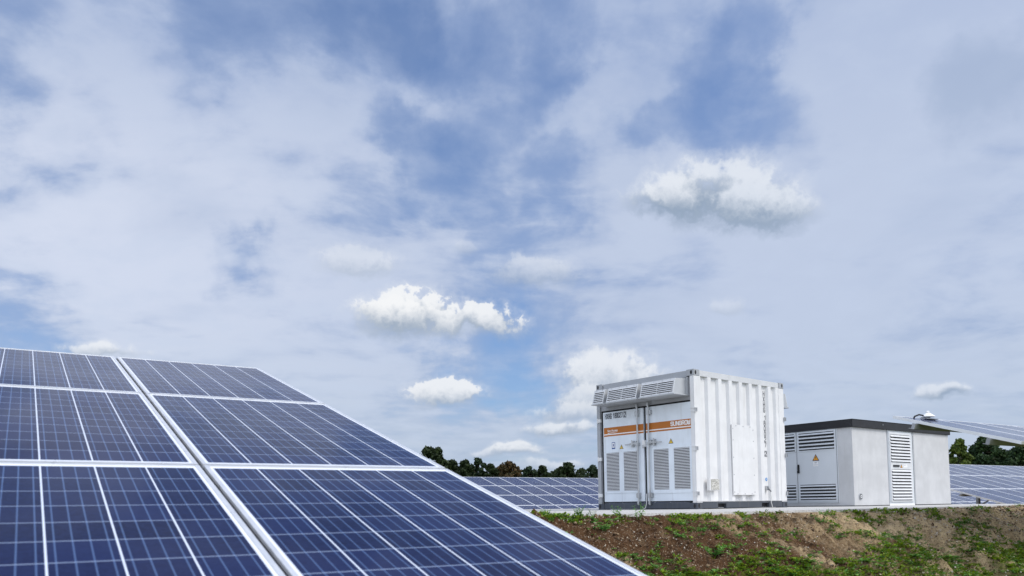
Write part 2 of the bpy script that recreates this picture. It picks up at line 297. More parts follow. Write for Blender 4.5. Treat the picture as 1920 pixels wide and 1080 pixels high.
# ---------------------------------------------------------------- mesh helpers
class MB:
    def __init__(s): s.v = []; s.f = []; s.mi = []; s.mats = []; s.cur = 0
    def use(s, name):
        if name not in s.mats: s.mats.append(name)
        s.cur = s.mats.index(name); return s
    def poly(s, pts, faces):
        o = len(s.v); s.v += [tuple(p) for p in pts]
        for f in faces: s.f.append(tuple(i+o for i in f)); s.mi.append(s.cur)
    def box(s, a, b):
        x0, y0, z0 = [min(p, q) for p, q in zip(a, b)]; x1, y1, z1 = [max(p, q) for p, q in zip(a, b)]
        s.poly([(x0, y0, z0), (x1, y0, z0), (x1, y1, z0), (x0, y1, z0), (x0, y0, z1), (x1, y0, z1), (x1, y1, z1), (x0, y1, z1)],
               [(3, 2, 1, 0), (4, 5, 6, 7), (0, 1, 5, 4), (1, 2, 6, 5), (2, 3, 7, 6), (3, 0, 4, 7)]); return s
    def beam(s, a, b, w, h=None, up=(0, 0, 1)):
        a = Vector(a); b = Vector(b); d = (b-a).normalized(); u = Vector(up)
        if abs(d.dot(u)) > .98: u = Vector((1, 0, 0))
        x = d.cross(u).normalized()*w/2; y = x.cross(d).normalized()*(h or w)/2
        p = [a-x-y, a+x-y, a+x+y, a-x+y, b-x-y, b+x-y, b+x+y, b-x+y]
        s.poly(p, [(3, 2, 1, 0), (4, 5, 6, 7), (0, 1, 5, 4), (1, 2, 6, 5), (2, 3, 7, 6), (3, 0, 4, 7)]); return s
    def tube(s, pts, rad, n=10, cap=True):
        pts = [Vector(p) for p in pts]; rad = rad if isinstance(rad, (list, tuple)) else [rad]*len(pts)
        rings = []; prev = None
        for i, p in enumerate(pts):
            d = (pts[min(i+1, len(pts)-1)]-pts[max(i-1, 0)]).normalized()
            x = prev-d*prev.dot(d) if prev else d.orthogonal()
            x.normalize(); prev = x; y = d.cross(x)
            rings.append([p+(x*math.cos(2*math.pi*k/n)+y*math.sin(2*math.pi*k/n))*rad[i] for k in range(n)])
        f = []
        for i in range(len(pts)-1):
            for k in range(n): f.append((i*n+k, i*n+(k+1) % n, (i+1)*n+(k+1) % n, (i+1)*n+k))
        if cap: f.append(tuple(range(n))[::-1]); f.append(tuple((len(pts)-1)*n+k for k in range(n)))
        s.poly([q for r in rings for q in r], f); return s
    def prism(s, prof, axis, a, b):          # closed profile (list of 2-tuples) swept along an axis
        def P(u, v, w): return {'x': (w, u, v), 'y': (u, w, v), 'z': (u, v, w)}[axis]
        n = len(prof); f = [(i, (i+1) % n, n+(i+1) % n, n+i) for i in range(n)]+[tuple(range(n))[::-1], tuple(range(n, 2*n))]
        s.poly([P(u, v, a) for u, v in prof]+[P(u, v, b) for u, v in prof], f); return s
    def mesh(s, name, smooth=False, bevel=0.):
        me = bpy.data.meshes.new(name); me.from_pydata(s.v, [], s.f)
        for q in s.mats: me.materials.append(MT[q])
        me.polygons.foreach_set('material_index', s.mi)
        bm = bmesh.new(); bm.from_mesh(me); bmesh.ops.recalc_face_normals(bm, faces=bm.faces)
        if bevel: bmesh.ops.bevel(bm, geom=list(bm.edges), offset=bevel, segments=2, affect='EDGES', clamp_overlap=True)
        bm.to_mesh(me); bm.free()
        if smooth: me.polygons.foreach_set('use_smooth', [True]*len(me.polygons))
        return me
    def build(s, name, parent=None, smooth=False, bevel=0., label=None):
        o = bpy.data.objects.new(name, s.mesh(name, smooth, bevel)); COL.objects.link(o)
        if parent: o.parent = parent
        if label: o['label'] = label
        return o
def mb(name): return MB().use(name)
def tag(o, label=None, cat=None, group=None, kind=None):
    for k, v in (('label', label), ('category', cat), ('group', group), ('kind', kind)):
        if v: o[k] = v
    return o
def thing(name, loc, rz, label, cat, group=None):
    o = bpy.data.objects.new(name, None); COL.objects.link(o); o.location = loc; o.rotation_euler = (0, 0, rz); o.empty_display_size = .3
    return tag(o, label, cat, group)
def text(body, size, matn, name, parent, M, sx=1., bold=0., spacing=1., fit=0.):
    cu = bpy.data.curves.new('t', 'FONT'); cu.body = body; cu.size = size; cu.extrude = .0008; cu.offset = bold; cu.space_character = spacing; cu.align_x = 'LEFT'
    cu.resolution_u = 3
    to = bpy.data.objects.new('t', cu); COL.objects.link(to)
    me = bpy.data.meshes.new_from_object(to.evaluated_get(bpy.context.evaluated_depsgraph_get())); bpy.data.objects.remove(to)
    me.materials.clear(); me.materials.append(MT[matn]); me.name = name
    xs_ = [q.co.x for q in me.vertices]; sx = fit/(max(xs_)-min(xs_)) if fit else sx
    me.transform(Matrix.Diagonal((sx, 1, 1, 1))); o = bpy.data.objects.new(name, me); COL.objects.link(o); o.parent = parent; o.matrix_local = M
    return o
STROKE = {  # squared lettering: polylines in a unit box
 'S': [[(1, .85), (.85, 1), (.15, 1), (0, .85), (0, .62), (.12, .52), (.88, .48), (1, .38), (1, .15), (.85, 0), (.15, 0), (0, .15)]],
 'U': [[(0, 1), (0, .15), (.15, 0), (.85, 0), (1, .15), (1, 1)]], 'N': [[(0, 0), (0, 1), (.15, 1), (.85, 0), (1, 0), (1, 1)]],
 'G': [[(1, .82), (.85, 1), (.15, 1), (0, .85), (0, .15), (.15, 0), (.85, 0), (1, .15), (1, .5), (.55, .5)]],
 'R': [[(0, 0), (0, 1), (.85, 1), (1, .85), (1, .6), (.85, .46), (0, .46)], [(.5, .46), (1, 0)]],
 'O': [[(.15, 0), (0, .15), (0, .85), (.15, 1), (.85, 1), (1, .85), (1, .15), (.85, 0), (.15, 0)]],
 'W': [[(0, 1), (0, .15), (.12, 0), (.88, 0), (1, .15), (1, 1)], [(.5, .0), (.5, .8)]],
 'H': [[(0, 0), (0, 1)], [(1, 0), (1, 1)], [(0, .5), (1, .5)]], 'X': [[(0, 0), (1, 1)], [(0, 1), (1, 0)]],
 '1': [[(.15, .75), (.5, 1), (.5, 0)]], '8': [[(.15, .52), (.05, .65), (.05, .88), (.2, 1), (.8, 1), (.95, .88), (.95, .65), (.85, .52), (.15, .52), (0, .38), (0, .12), (.15, 0), (.85, 0), (1, .12), (1, .38), (.85, .52)]],
 '0': [[(.2, 0), (0, .15), (0, .85), (.2, 1), (.8, 1), (1, .85), (1, .15), (.8, 0), (.2, 0)]],
 '2': [[(0, .8), (.15, 1), (.85, 1), (1, .85), (1, .62), (0, .12), (0, 0), (1, 0)]], '7': [[(0, 1), (1, 1), (1, .85), (.4, 0)]]}
def strokes(body, w, h, gap, th, matn, parent, M, vertical=False, name='lettering'):
    b = mb(matn); x = y = 0.; j = 0
    for ch in body:
        if ch == ' ':
            x += w*.55; y -= h*.55; continue
        for pl in STROKE[ch]:
            for p, q in zip(pl, pl[1:]):
                a = Vector((x+p[0]*w, y+p[1]*h, 0)); c = Vector((x+q[0]*w, y+q[1]*h, 0)); d = (c-a).normalized()*th*.5; e = Vector((-d.y, d.x, 0)); a -= d*.9; c += d*.9
                z = .0002*(j % 7); j += 1
                b.poly([a-e+Vector((0, 0, z)), c-e+Vector((0, 0, z)), c+e+Vector((0, 0, z)), a+e+Vector((0, 0, z))], [(0, 1, 2, 3)])
        if vertical: y -= h+gap
        else: x += w+gap
        if vertical: x = 0.
    me = bpy.data.meshes.new(name); me.from_pydata(b.v, [], b.f); me.materials.append(MT[matn])
    o = bpy.data.objects.new(name, me); COL.objects.link(o); o.parent = parent; o.matrix_local = M; return o
def face_M(origin, xdir, ydir):
    x = Vector(xdir); y = Vector(ydir); z = x.cross(y); M = Matrix.Identity(4)
    for i in range(3): M[i][0] = x[i]; M[i][1] = y[i]; M[i][2] = z[i]; M[i][3] = origin[i]
    return M

# ---------------------------------------------------------------- value noise for the terrain
def _h(ix, iy, s):
    n = (ix.astype(np.int64)*374761393 + iy.astype(np.int64)*668265263 + s*974711) & 0xffffffff
    n = ((n ^ (n >> 13))*1274126177) & 0xffffffff
    return ((n ^ (n >> 16)) & 0xffff)/65535.
def vn(x, y, s=0):
    ix = np.floor(x); iy = np.floor(y); fx = x-ix; fy = y-iy; fx = fx*fx*(3-2*fx); fy = fy*fy*(3-2*fy)
    a = _h(ix, iy, s); b = _h(ix+1, iy, s); c = _h(ix, iy+1, s); d = _h(ix+1, iy+1, s)
    return (a*(1-fx)+b*fx)*(1-fy)+(c*(1-fx)+d*fx)*fy-.5
def fbm(x, y, o=5, s=0, g=.5):
    r = 0; a = 1
    for i in range(o): r = r+a*vn(x*2**i, y*2**i, s+i); a *= g
    return r
def ss(x, a, b): t = np.clip((x-a)/(b-a), 0, 1); return t*t*(3-2*t)
PADZ = ZO-.1152
def ground_z(t, q):
    t = np.asarray(t, float); q = np.asarray(q, float)
    crest = 6.9+.16*np.sin(t*.9)+.22*fbm(t*.7, q*0+3, 3, 5)
    crest = crest-.55*np.exp(-((t-9.3)/2.2)**2)+.15*ss(t, 12, 16)
    edge = np.minimum(ss(t, -3., 1.), 1-ss(t, 19.9, 21.4))
    back = 1-ss(q, 17.5, 21.)
    slope = np.clip(1+(q-crest)*.60/1.15, 0, 1.)
    slope = slope-.035*np.exp(-((q-crest)/.18)**2)
    mound = slope*edge*back
    z = (PADZ-.028)*mound
    onslope = ss(q, crest-2.2, crest-1.8)*(1-ss(q, crest-.05, crest+.15))*edge
    near = ss(q, 3.5, 4.5)*(1-ss(q, crest+.0, crest+.25))*edge
    furrow = fbm(t*2.0+q*.35, q*.45, 4, 11)
    ch = ss(.085-np.abs(vn(t*2.6+q*.7, q*.45, 71)+.12*vn(t*9, q*6, 73)), 0, .075)*ss(vn(t*.6, q*.2, 72), -.38, -.1)
    z = z+near*(.075*fbm(t*2.2, q*2.2, 3, 21)+.10*fbm(t*9, q*9, 4, 31, .62))+onslope*(.34*np.minimum(furrow, .10)-.20*ch)*ss(t, 8, 10.)
    heap = .055*np.exp(-((t-4.2)/1.3)**2)*np.exp(-((q-crest-.15)/.3)**2)
    z = z+heap+ .02*fbm(t*6, q*6, 3, 41)*np.exp(-((q-crest-.1)/.22)**2)*edge
    z = z+.05*fbm(t*.25, q*.25, 3, 51)*(1-mound)*(1-near)
    return z
def gz(t, q): return float(ground_z(np.array([t]), np.array([q]))[0])
def build_ground():
    tc = np.concatenate([-np.geomspace(1500, 12, 14), np.arange(-10, 3.2, .6), np.arange(3.2, 19, .032), np.arange(19, 24, .15), np.geomspace(25, 1500, 18)])
    qc = np.concatenate([-np.geomspace(1500, 6, 12), np.arange(-4, 4.4, .6), np.arange(4.4, 7.6, .026), np.arange(7.6, 22, .35), np.geomspace(24, 1800, 18)])
    T, Q = np.meshgrid(tc, qc); Z = ground_z(T, Q); nt, nq = len(tc), len(qc)
    X = T*R.x+Q*N.x; Y = T*R.y+Q*N.y
    co = np.stack([X, Y, Z], -1).reshape(-1, 3); i = np.arange(nt*nq).reshape(nq, nt)
    f = np.stack([i[:-1, :-1], i[:-1, 1:], i[1:, 1:], i[1:, :-1]], -1).reshape(-1, 4)
    me = bpy.data.meshes.new('ground'); me.vertices.add(len(co)); me.vertices.foreach_set('co', co.ravel())
    me.loops.add(f.size); me.loops.foreach_set('vertex_index', f.ravel()); me.polygons.add(len(f)); me.polygons.foreach_set('loop_start', np.arange(len(f))*4)
    me.update(); me.validate(); me.materials.append(MT['soil']); me.polygons.foreach_set('use_smooth', [True]*len(f))
    o = bpy.data.objects.new('ground', me); COL.objects.link(o); o['kind'] = 'structure'
build_ground()

# raised pad the two cabins stand on: irregular front edge
def build_pad():
    b = mb('pad'); ts = np.linspace(4.6, 19.75, 90); top = []
    for t in ts:
        cr = 6.9+.16*math.sin(t*.9)-.55*math.exp(-((t-9.3)/2.2)**2)+.15*float(ss(np.array(t), 12, 16))
        top.append(cr+.34+.09*float(fbm(np.array(t*2.), np.array(.5), 3, 61)))
    f = [TQ(t, q, PADZ) for t, q in zip(ts, top)]; bk = [TQ(t, 17.2, PADZ) for t in ts]
    lo = [TQ(t, q-.01, PADZ-.09) for t, q in zip(ts, top)]; n = len(ts)
    b.poly(f+bk+lo, [(i, i+1, n+i+1, n+i) for i in range(n-1)]+[(2*n+i, 2*n+i+1, i+1, i) for i in range(n-1)])
    o = b.build('gravel_pad'); o['kind'] = 'structure'
build_pad()
# ---------------------------------------------------------------- the inverter container
# local frame: x along the corrugated side, y along the door end, z up; origin at the corner nearest the camera
def louvre(b, axis, u0, u1, z0, z1, n, pl, out, sm='louvre_white', dm='louvre_dark', fill=.5):
    """slats over a dark recess. axis 'y': plane x=pl, spans y; axis 'x': plane y=pl, spans x. outward is negative."""
    def bx(a0, a1, c0, c1, d0, d1):
        if axis == 'y': b.box((pl-a0, c0, d0), (pl-a1, c1, d1))
        else: b.box((c0, pl-a0, d0), (c1, pl-a1, d1))
    b.use(dm); bx(-.001, .002, u0, u1, z0, z1)
    b.use(sm); p = (z1-z0)/n
    for i in range(n):
        zb = z0+i*p+p*(1-fill)*.5
        q = [(-.0, zb+p*fill), (out, zb), (out, zb+p*.12), (.0, zb+p*fill+p*.12)]
        if axis == 'y': b.prism([(pl-a, z) for a, z in q], 'y', u0, u1)
        else: b.prism([(pl-a, z) for a, z in q], 'x', u0, u1)
def hazard(parent, M, s, name='warning_sign', col='yellow_vinyl'):
    h = s*.866
    o = bpy.data.objects.new(name, None)
    b = mb('ink_dark'); b.prism([(-s/2, 0), (s/2, 0), (0, h)], 'z', 0, .0015)
    b.use(col); k = s*.14; b.prism([(-s/2+k, k*.55), (s/2-k, k*.55), (0, h-k*1.05)], 'z', .0015, .0025)
    b.use('ink_dark'); c = lambda pts: b.prism([(x*s, y*s) for x, y in pts], 'z', .0025, .0035)
    c([(.03, .60), (-.09, .36), (-.01, .36), (-.045, .14), (.08, .42), (.0, .42), (.07, .60)])
    o = b.build(name, parent); o.matrix_local = M; return o
CL, CWd, CH = 2.991, 2.438, 2.551
def container():
    base = Vector((3.3172, 14.2588, PADZ)); t = thing('inverter_container', base, math.radians(40.0855), 'white corrugated steel container with an orange stripe across its double doors, on a gravel pad', 'container')
    f = mb('container_white')                                     # corner posts, door frame, header
    pw = .10
    f.box((0, 0, .118), (.17, .012, CH-.118)); f.box((0, .012, .118), (.06, .09, CH-.118))
    f.build('corner_post', t, bevel=.003)
    f = mb('container_white'); f.box((CL-.19, 0, .118), (CL, .012, CH-.118)); f.box((CL-.06, .012, .118), (CL, .09, CH-.118)); f.build('corner_post', t, bevel=.003)
    f = mb('rail_grey'); f.box((.0, CWd-.09, .118), (.17, CWd, CH-.118)); f.box((-.003, CWd-.093, .14), (.0, CWd-.05, CH-.12)); f.build('corner_post', t, bevel=.003)
    f = mb('rail_grey'); f.box((CL-.17, CWd-.09, .118), (CL, CWd, CH-.118)); f.build('corner_post', t, bevel=.003)
    r = mb('rail_light'); r.box((.178, .004, CH-.115), (CL-.178, .07, CH-.008)); r.use('rail_grey'); r.box((.02, .178, 2.42), (.10, CWd-.178, CH-.008))  # top rail greys include the dimness of the container's upper edge
    r.box((CL-.10, .178, 2.42), (CL-.02, CWd-.178, CH-.008)); r.box((.178, CWd-.07, CH-.115), (CL-.178, CWd-.004, CH-.008))
    r.box((.10, .07, CH-.05), (CL-.10, CWd-.07, CH-.03)); r.build('top_rail', t, bevel=.003)
    h = mb('header_shade_grey'); h.box((.035, .09, 2.0), (.09, CWd-.09, 2.42)); h.box((CL-.09, .09, 2.0), (CL-.035, CWd-.09, 2.42)); h.build('header_panel', t)
    for X in (0, 1):                                              # ISO corner castings with their oval holes
        for Y in (0, 1):
            for Z in (0, 1):
                mn = 'rail_grey' if Z else 'base_blue_grey'
                c = mb(mn); x0 = -.004 if X == 0 else CL-.174; y0 = -.004 if Y == 0 else CWd-.164; z0 = 0 if Z == 0 else CH-.118
                x1, y1, z1 = x0+.178, y0+.168, z0+.118
                c.box((x0, y0, z0), (x1, y1, z1)); co = c.build('corner_casting', t, bevel=.006)
                hl = mb('rubber_and_shade_black'); xs = x0-.001 if X == 0 else x1+.001; ys = y0-.001 if Y == 0 else y1+.001
                zc = z0+.060; K2 = 12
                ov = lambda cx, a, bb: [(cx+a*math.cos(2*math.pi*i/K2), zc+bb*math.sin(2*math.pi*i/K2)) for i in range(K2)]
                hl.prism(ov((y0+y1)/2+(.03 if Y else -.03), .024, .040), 'x', xs, xs+(.004 if X == 0 else -.004))
                hl.prism(ov((x0+x1)/2+(.03 if X else -.03), .027, .040), 'y', ys, ys+(.004 if Y == 0 else -.004))
                hl.build('casting_hole', co)
    s = mb('base_blue_grey')                                      # bottom rails with fork pockets
    zt = .132
    for y0, y1 in ((.003, .06), (CWd-.06, CWd-.003)):
        xs = [.174, .64, .89, 2.08, 2.33, CL-.174]
        for a, b2 in ((0, 1), (2, 3), (4, 5)): s.box((xs[a], y0, .012), (xs[b2], y1, zt))
        for a, b2 in ((1, 2), (3, 4)): s.box((xs[a], y0, .098), (xs[b2], y1, zt))
    s.box((.006, .164, .012), (.09, CWd-.164, zt)); s.box((CL-.09, .164, .012), (CL-.006, CWd-.164, zt))
    s.use('rubber_and_shade_black'); s.box((.09, .06, .03), (CL-.09, CWd-.06, .10))
    s.use('container_white'); s.box((.0, -.003, zt), (CL, .05, zt+.012))
    s.build('bottom_rail', t, bevel=.003)
    g = mb('rubber_and_shade_black'); g.box((.055, .08, .135), (.09, CWd-.09, 2.01)); g.box((CL-.09, .08, .135), (CL-.055, CWd-.09, 2.01)); g.build('door_seal', t)
    # corrugated sheet as one folded surface
    prof = [(.16, .004), (.205, .004), (.255, .052), (.383, .052)]
    for k in range(7):
        e = .423+.335*k; prof += [(e, .004), (e+.098, .004), (e+.150, .052), (e+.295, .052)]
    prof = prof[:-1]+[(2.665, .052), (2.705, .006), (CL-.15, .006)]
    for y0, sg in ((0, 1), (CWd, -1)):
        c = mb('container_white'); n = len(prof); z0, z1 = .144, CH-.113
        pts = [(x, y0+sg*d, z) for z in (z0, z1) for x, d in prof]+[(x, y0+sg*(d+.004), z) for z in (z0, z1) for x, d in prof]
        fs = [(i, i+1, n+i+1, n+i) for i in range(n-1)]+[(2*n+i+1, 2*n+i, 3*n+i, 3*n+i+1) for i in range(n-1)]+[(n+i, n+i+1, 3*n+i+1, 3*n+i) for i in range(n-1)]+[(i+1, i, 2*n+i, 2*n+i+1) for i in range(n-1)]
        c.poly(pts, fs); w = c.build('corrugated_wall', t)
    rf = mb('rail_grey')
    for i in range(12): rf.box((.12+i*.23, .08, CH-.03), (.12+i*.23+.11, CWd-.08, CH-.016))
    rf.build('roof_sheet', t)
    # doors, front (x=0, detailed) and the far end (plain)
    def door(y0, y1, side):
        d = mb('door_skylit_white'); d.box((.022, y0, .155), (.075, y1, 1.965))
        d.use('ink_dark'); lz = 1.166 if side else 1.190
        o = d.build('door', t, bevel=.004)
        return o
    dl = door(1.226, 2.288, 1); dr = door(.035, 1.166, 0)
    P0 = .022
    for o, (ga, gb), (fa, fb, fz0, fz1) in ((dl, ((2.207, 1.865), (1.745, 1.398)), (2.247, 1.375, .325, 1.172)), (dr, ((.984, .628), (.504, .144)), (1.022, .098, .300, 1.192))):
        fr = mb('door_skylit_white'); w = .05
        cols = sorted([min(p) for p in (ga, gb)]); ends = sorted([max(p) for p in (ga, gb)])
        lo, hi = min(fa, fb), max(fa, fb); z0, z1 = .372, 1.136
        fr.box((P0-.010, lo, fz0), (P0-.0005, hi, z0)); fr.box((P0-.010, lo, z1), (P0-.0005, hi, fz1))
        for a, b2 in ((lo, cols[0]), (ends[0], cols[1]), (ends[1], hi)): fr.box((P0-.010, a, z0), (P0-.0005, b2, z1))
        fr.build('louvre_frame', o, bevel=.002)
        for a, b2 in (ga, gb):
            g = MB(); louvre(g, 'y', min(a, b2), max(a, b2), z0, z1, 27, P0-.001, .012, fill=.52); g.build('louvre', o)
        for a in (lo+.012, (ends[0]+cols[1])/2, hi-.012):
            for z in (fz0+.015, (fz0+fz1)/2, fz1-.015): sc = mb('zinc'); sc.box((P0-.013, a-.005, z-.005), (P0-.010, a+.005, z+.005)); sc.build('screw', o)
        sm = mb('rail_grey'); ym = (lo+hi)/2; sm.box((P0-.001, ym-.002, .157), (P0, ym+.002, fz0)); sm.build('seam', o)
    # stripe
    for o, a, b2 in ((dl, 1.226, 2.268), (dr, .083, 1.166)):
        s = mb('orange_vinyl'); s.box((P0-.0012, a, 1.522), (P0, b2, 1.652)); s.box((P0-.0012, a, 1.472), (P0, b2, 1.502)); s.use('white_vinyl'); s.box((P0-.0012, a, 1.502), (P0, b2, 1.522)); s.build('stripe', o)
    XD, YD = (0, -1, 0), (0, 0, 1)
    X1 = P0-.0032
    strokes('SUNGROW', .046, .068, .019, .0165, 'white_vinyl', dr, face_M((X1+.0015, .560, 1.556), XD, YD))
    text('Sun Access', .062, 'white_vinyl', 'lettering', dl, face_M((X1, 2.165, 1.565), XD, YD), .88, .0012, 1., .27)
    sw = mb('white_vinyl'); sw.poly([(X1, 2.16, 1.530), (X1, 1.90, 1.548), (X1, 1.90, 1.552), (X1, 2.16, 1.542)], [(0, 1, 2, 3)]); sw.build('lettering', dl)
    strokes('HXHG', .032, .094, .016, .0135, 'ink_dark', dl, face_M((X1+.0015, 2.228, 1.832), XD, YD))
    strokes('180027', .029, .094, .0145, .0135, 'ink_dark', dl, face_M((X1+.0015, 2.006, 1.834), XD, YD))
    strokes('2', .036, .086, 0, .0135, 'ink_dark', dl, face_M((X1+.0015, 1.714, 1.836), XD, YD))
    bx = mb('ink_dark'); 
    for a, b2, c, d in ((1.66, 1.665, 1.815, 1.94), (1.727, 1.732, 1.815, 1.94), (1.665, 1.727, 1.815, 1.82), (1.665, 1.727, 1.935, 1.94)): bx.box((X1, a, c), (X1+.001, b2, d))
    bx.build('lettering', dl)
    nt = mb('ink_blue'); nt.box((P0-.002, 1.972, 1.212), (P0, 2.058, 1.348)); nt.use('white_vinyl'); nt.box((P0-.003, 1.984, 1.238), (P0-.002, 2.046, 1.336)); nt.use('ink_blue'); nt.box((P0-.0036, 2.004, 1.262), (P0-.003, 2.026, 1.312)); nt.build('notice_sign', dl)
    hazard(dl, face_M((P0-.0005, 1.802, 1.200), XD, YD), .105); hazard(dr, face_M((P0-.0005, .570, 1.225), XD, YD), .115)
    # locking rods, keepers, handles
    for o, y, sg in ((dl, 1.345, 1), (dr, 1.068, -1)):
        xr = P0-.045
        rd = mb('zinc'); rd.tube([(xr, y, .085), (xr, y, 2.05)], .0165, 12)
        o1 = rd.build('lock_rod', o, smooth=False)
        for z, hh in ((1.86, .11), (1.26, .06), (.27, .10)):
            k = mb('zinc'); k.box((xr-.022, y-.028, z-hh/2), (P0-.001, y+.028, z+hh/2)); k.box((xr-.008, y+sg*.03-.03, z-hh/2+.01), (P0-.001, y+sg*.03+.03, z+hh/2-.01)); k.build('rod_keeper', o, bevel=.004)
        for z0_, z1_ in ((.095, .16), (1.975, 2.035)):
            k = mb('zinc'); k.box((xr-.025, y-.022, z0_), (xr+.02, y+.022, z1_)); k.build('rod_cam', o, bevel=.004)
        hd = mb('zinc'); zh = 1.272
        hd.beam((xr-.012, y, zh+.01), (xr-.012, y+sg*.20, zh), .014, .036); hd.beam((xr-.012, y+sg*.20, zh), (xr-.004, y+sg*.32, zh-.004), .010, .022)
        hd.box((P0-.03, y+sg*.13-.022, zh-.055), (P0-.001, y+sg*.13+.022, zh+.065)); hd.tube([(xr-.02, y+sg*.13, zh-.065), (xr-.02, y+sg*.13, zh+.08)], .012, 8)
        hd.box((P0-.05, y+sg*.045-.014, zh-.03), (P0-.001, y+sg*.045+.014, zh+.055)); hd.build('handle', o, bevel=.002)
    pl = mb('container_white'); pl.box((-.035, 1.158, 1.20), (.02, 1.222, 1.33)); pl.use('zinc'); pl.box((-.05, 1.172, 1.17), (-.036, 1.208, 1.24)); pl.build('padlock_box', t, bevel=.004)
    # hinges
    for o, yy, sg in ((dl, CWd-.05, -1), (dr, .03, 1)):
        for z in (1.805, 1.02 if sg < 0 else 1.10, .285):
            hg = mb('container_white'); 
            if sg < 0: hg.box((-.022, yy-.065, z-.035), (.02, yy+.035, z+.035)); hg.tube([(-.014, yy+.02, z-.05), (-.014, yy+.02, z+.05)], .014, 8)
            else:
                hg.box((-.018, -.03, z-.040), (.02, .075, z-.028)); hg.box((-.018, -.03, z+.028), (.02, .075, z+.040)); hg.use('rail_grey'); hg.box((-.016, -.034, z-.04), (-.004, -.024, z+.04)); hg.box((.020, -.038, z-.04), (.034, -.004, z+.04)); hg.use('rubber_and_shade_black'); hg.box((.034, -.036, z-.034), (.042, -.004, z+.034))
            hg.build('hinge', o, bevel=.003)
    for y0, y1 in ((.09, 1.20), (1.22, CWd-.09)):
        d = mb('door_skylit_white'); d.box((CL-.075, y0, .155), (CL-.022, y1, 1.965)); d.build('door', t, bevel=.004)
    for z in (1.805, 1.06, .285):
        hg = mb('rail_grey'); hg.box((CL-.03, -.03, z-.04), (CL+.018, -.004, z+.04)); hg.use('rubber_and_shade_black'); hg.box((CL+.0, -.034, z-.03), (CL+.012, -.03, z+.03)); hg.build('hinge', t)
    # ventilation hoods under the top rail
    def hood(y0, y1, bays, far=False):
        sg = -1 if not far else 1; xb = 0 if not far else CL
        X = lambda d: xb+sg*d
        z0, z1 = 2.105, 2.40; dt, db = .325, .405; zt = 2.372
        o = mb('hood_metal')
        pr = [(X(-.03), z0), (X(db), z0-.012), (X(dt), zt), (X(-.03), z1)]
        o.prism(pr, 'y', y0, y1)
        for yy in (y0-.02, y1): o.box((X(-.034), yy, z0-.02), (X(.006), yy+.02, z1+.02))
        o.box((X(-.03), y0-.03, z0-.030), (X(db+.012), y1+.03, z0-.0125))
        ho = o.build('vent_hood', t)
        # slanted louvred face
        d0 = Vector((X(db), 0, z0-.012)); d1 = Vector((X(dt), 0, zt)); u = (d1-d0); L = u.length; u.normalize(); nn = Vector((sg*u.z, 0, -sg*u.x))
        lv = mb('louvre_white')
        def P(y, s, o_): return d0+u*s+nn*o_+Vector((0, y, 0))
        def slab(ya, yb, sa, sb, oa, ob):
            pts = [P(ya, sa, oa), P(yb, sa, oa), P(yb, sb, oa), P(ya, sb, oa), P(ya, sa, ob), P(yb, sa, ob), P(yb, sb, ob), P(ya, sb, ob)]
            lv.poly(pts, [(3, 2, 1, 0), (4, 5, 6, 7), (0, 1, 5, 4), (1, 2, 6, 5), (2, 3, 7, 6), (3, 0, 4, 7)])
        mg = .022; slab(y0, y1, 0, .03, .0, .008); slab(y0, y1, L-.034, L, .0, .008); slab(y0, y0+mg, .03, L-.034, .0, .008); slab(y1-mg, y1, .03, L-.034, 0, .008)
        if bays == 2: ym = (y0+y1)/2; slab(ym-.012, ym+.012, .03, L-.034, 0, .008)
        lv.use('louvre_dark'); slab(y0+mg, y1-mg, .03, L-.034, .0005, .0015); lv.use('louvre_white')
        n = 6; p = (L-.064)/n
        for i in range(n):
            s0 = .03+p*i+p*.28
            pts = [P(y0+mg, s0, .018), P(y1-mg, s0, .018), P(y1-mg, s0+p*.62, .004), P(y0+mg, s0+p*.62, .004), P(y0+mg, s0+.004, .021), P(y1-mg, s0+.004, .021), P(y1-mg, s0+p*.62+.004, .007), P(y0+mg, s0+p*.62+.004, .007)]
            lv.poly(pts, [(3, 2, 1, 0), (4, 5, 6, 7), (0, 1, 5, 4), (1, 2, 6, 5), (2, 3, 7, 6), (3, 0, 4, 7)])
        lv.use('zinc')
        for k in range(4 if bays == 2 else 2):
            yk = y0+(k+.5)*(y1-y0)/(4 if bays == 2 else 2)
            for s0 in (.008, L-.024): slab(yk-.006, yk+.006, s0, s0+.011, .008, .013)
        lv.build('louvre', ho)
    for a in ((.155, .935, 2), (1.030, 1.790, 2), (1.880, 2.165, 1)): hood(*a); hood(*a, far=True)
    # bolted access panel
    a = mb('container_white'); a.box((1.106, -.022, .252), (1.842, -.004, 1.600)); ap = a.build('access_panel', t, bevel=.003)
    for x, z in [(x, z) for z in (.31, .64, .97, 1.30, 1.52) for x in (1.135, 1.81)]+[(x, z) for x in (1.24, 1.475, 1.71) for z in (.275, 1.575)]:
        a = mb('rail_grey'); a.tube([(x, -.0215, z), (x, -.027, z)], .010, 8); a.build('rivet', ap)
    a = mb('container_white'); a.box((.315, -.055, .335), (.60, .010, .552)); nb = a.build('junction_box', t, bevel=.004)
    a = mb('mesh_plate'); a.box((.355, -.060, .35), (.605, -.0555, .545)); a.build('name_plate', nb)
    st = mb('sky_blue'); st.tube([(2.335, .0515, .565), (2.335, .047, .565)], .034, 16); st.use('white_vinyl'); st.box((2.329, .045, .548), (2.341, .047, .582)); st.build('earthing_sticker', t)
    cn = mb('zinc'); cn.box((2.245, -.012, .345), (2.335, .051, .435)); cn.use('ink_dark'); cn.box((2.27, -.018, .36), (2.29, -.0125, .42)); cn.box((2.30, -.018, .35), (2.33, -.0125, .38)); cn.tube([(2.30, -.034, .36), (2.335, -.05, .315)], .012, 8); co = cn.build('cable_socket', t, bevel=.002)
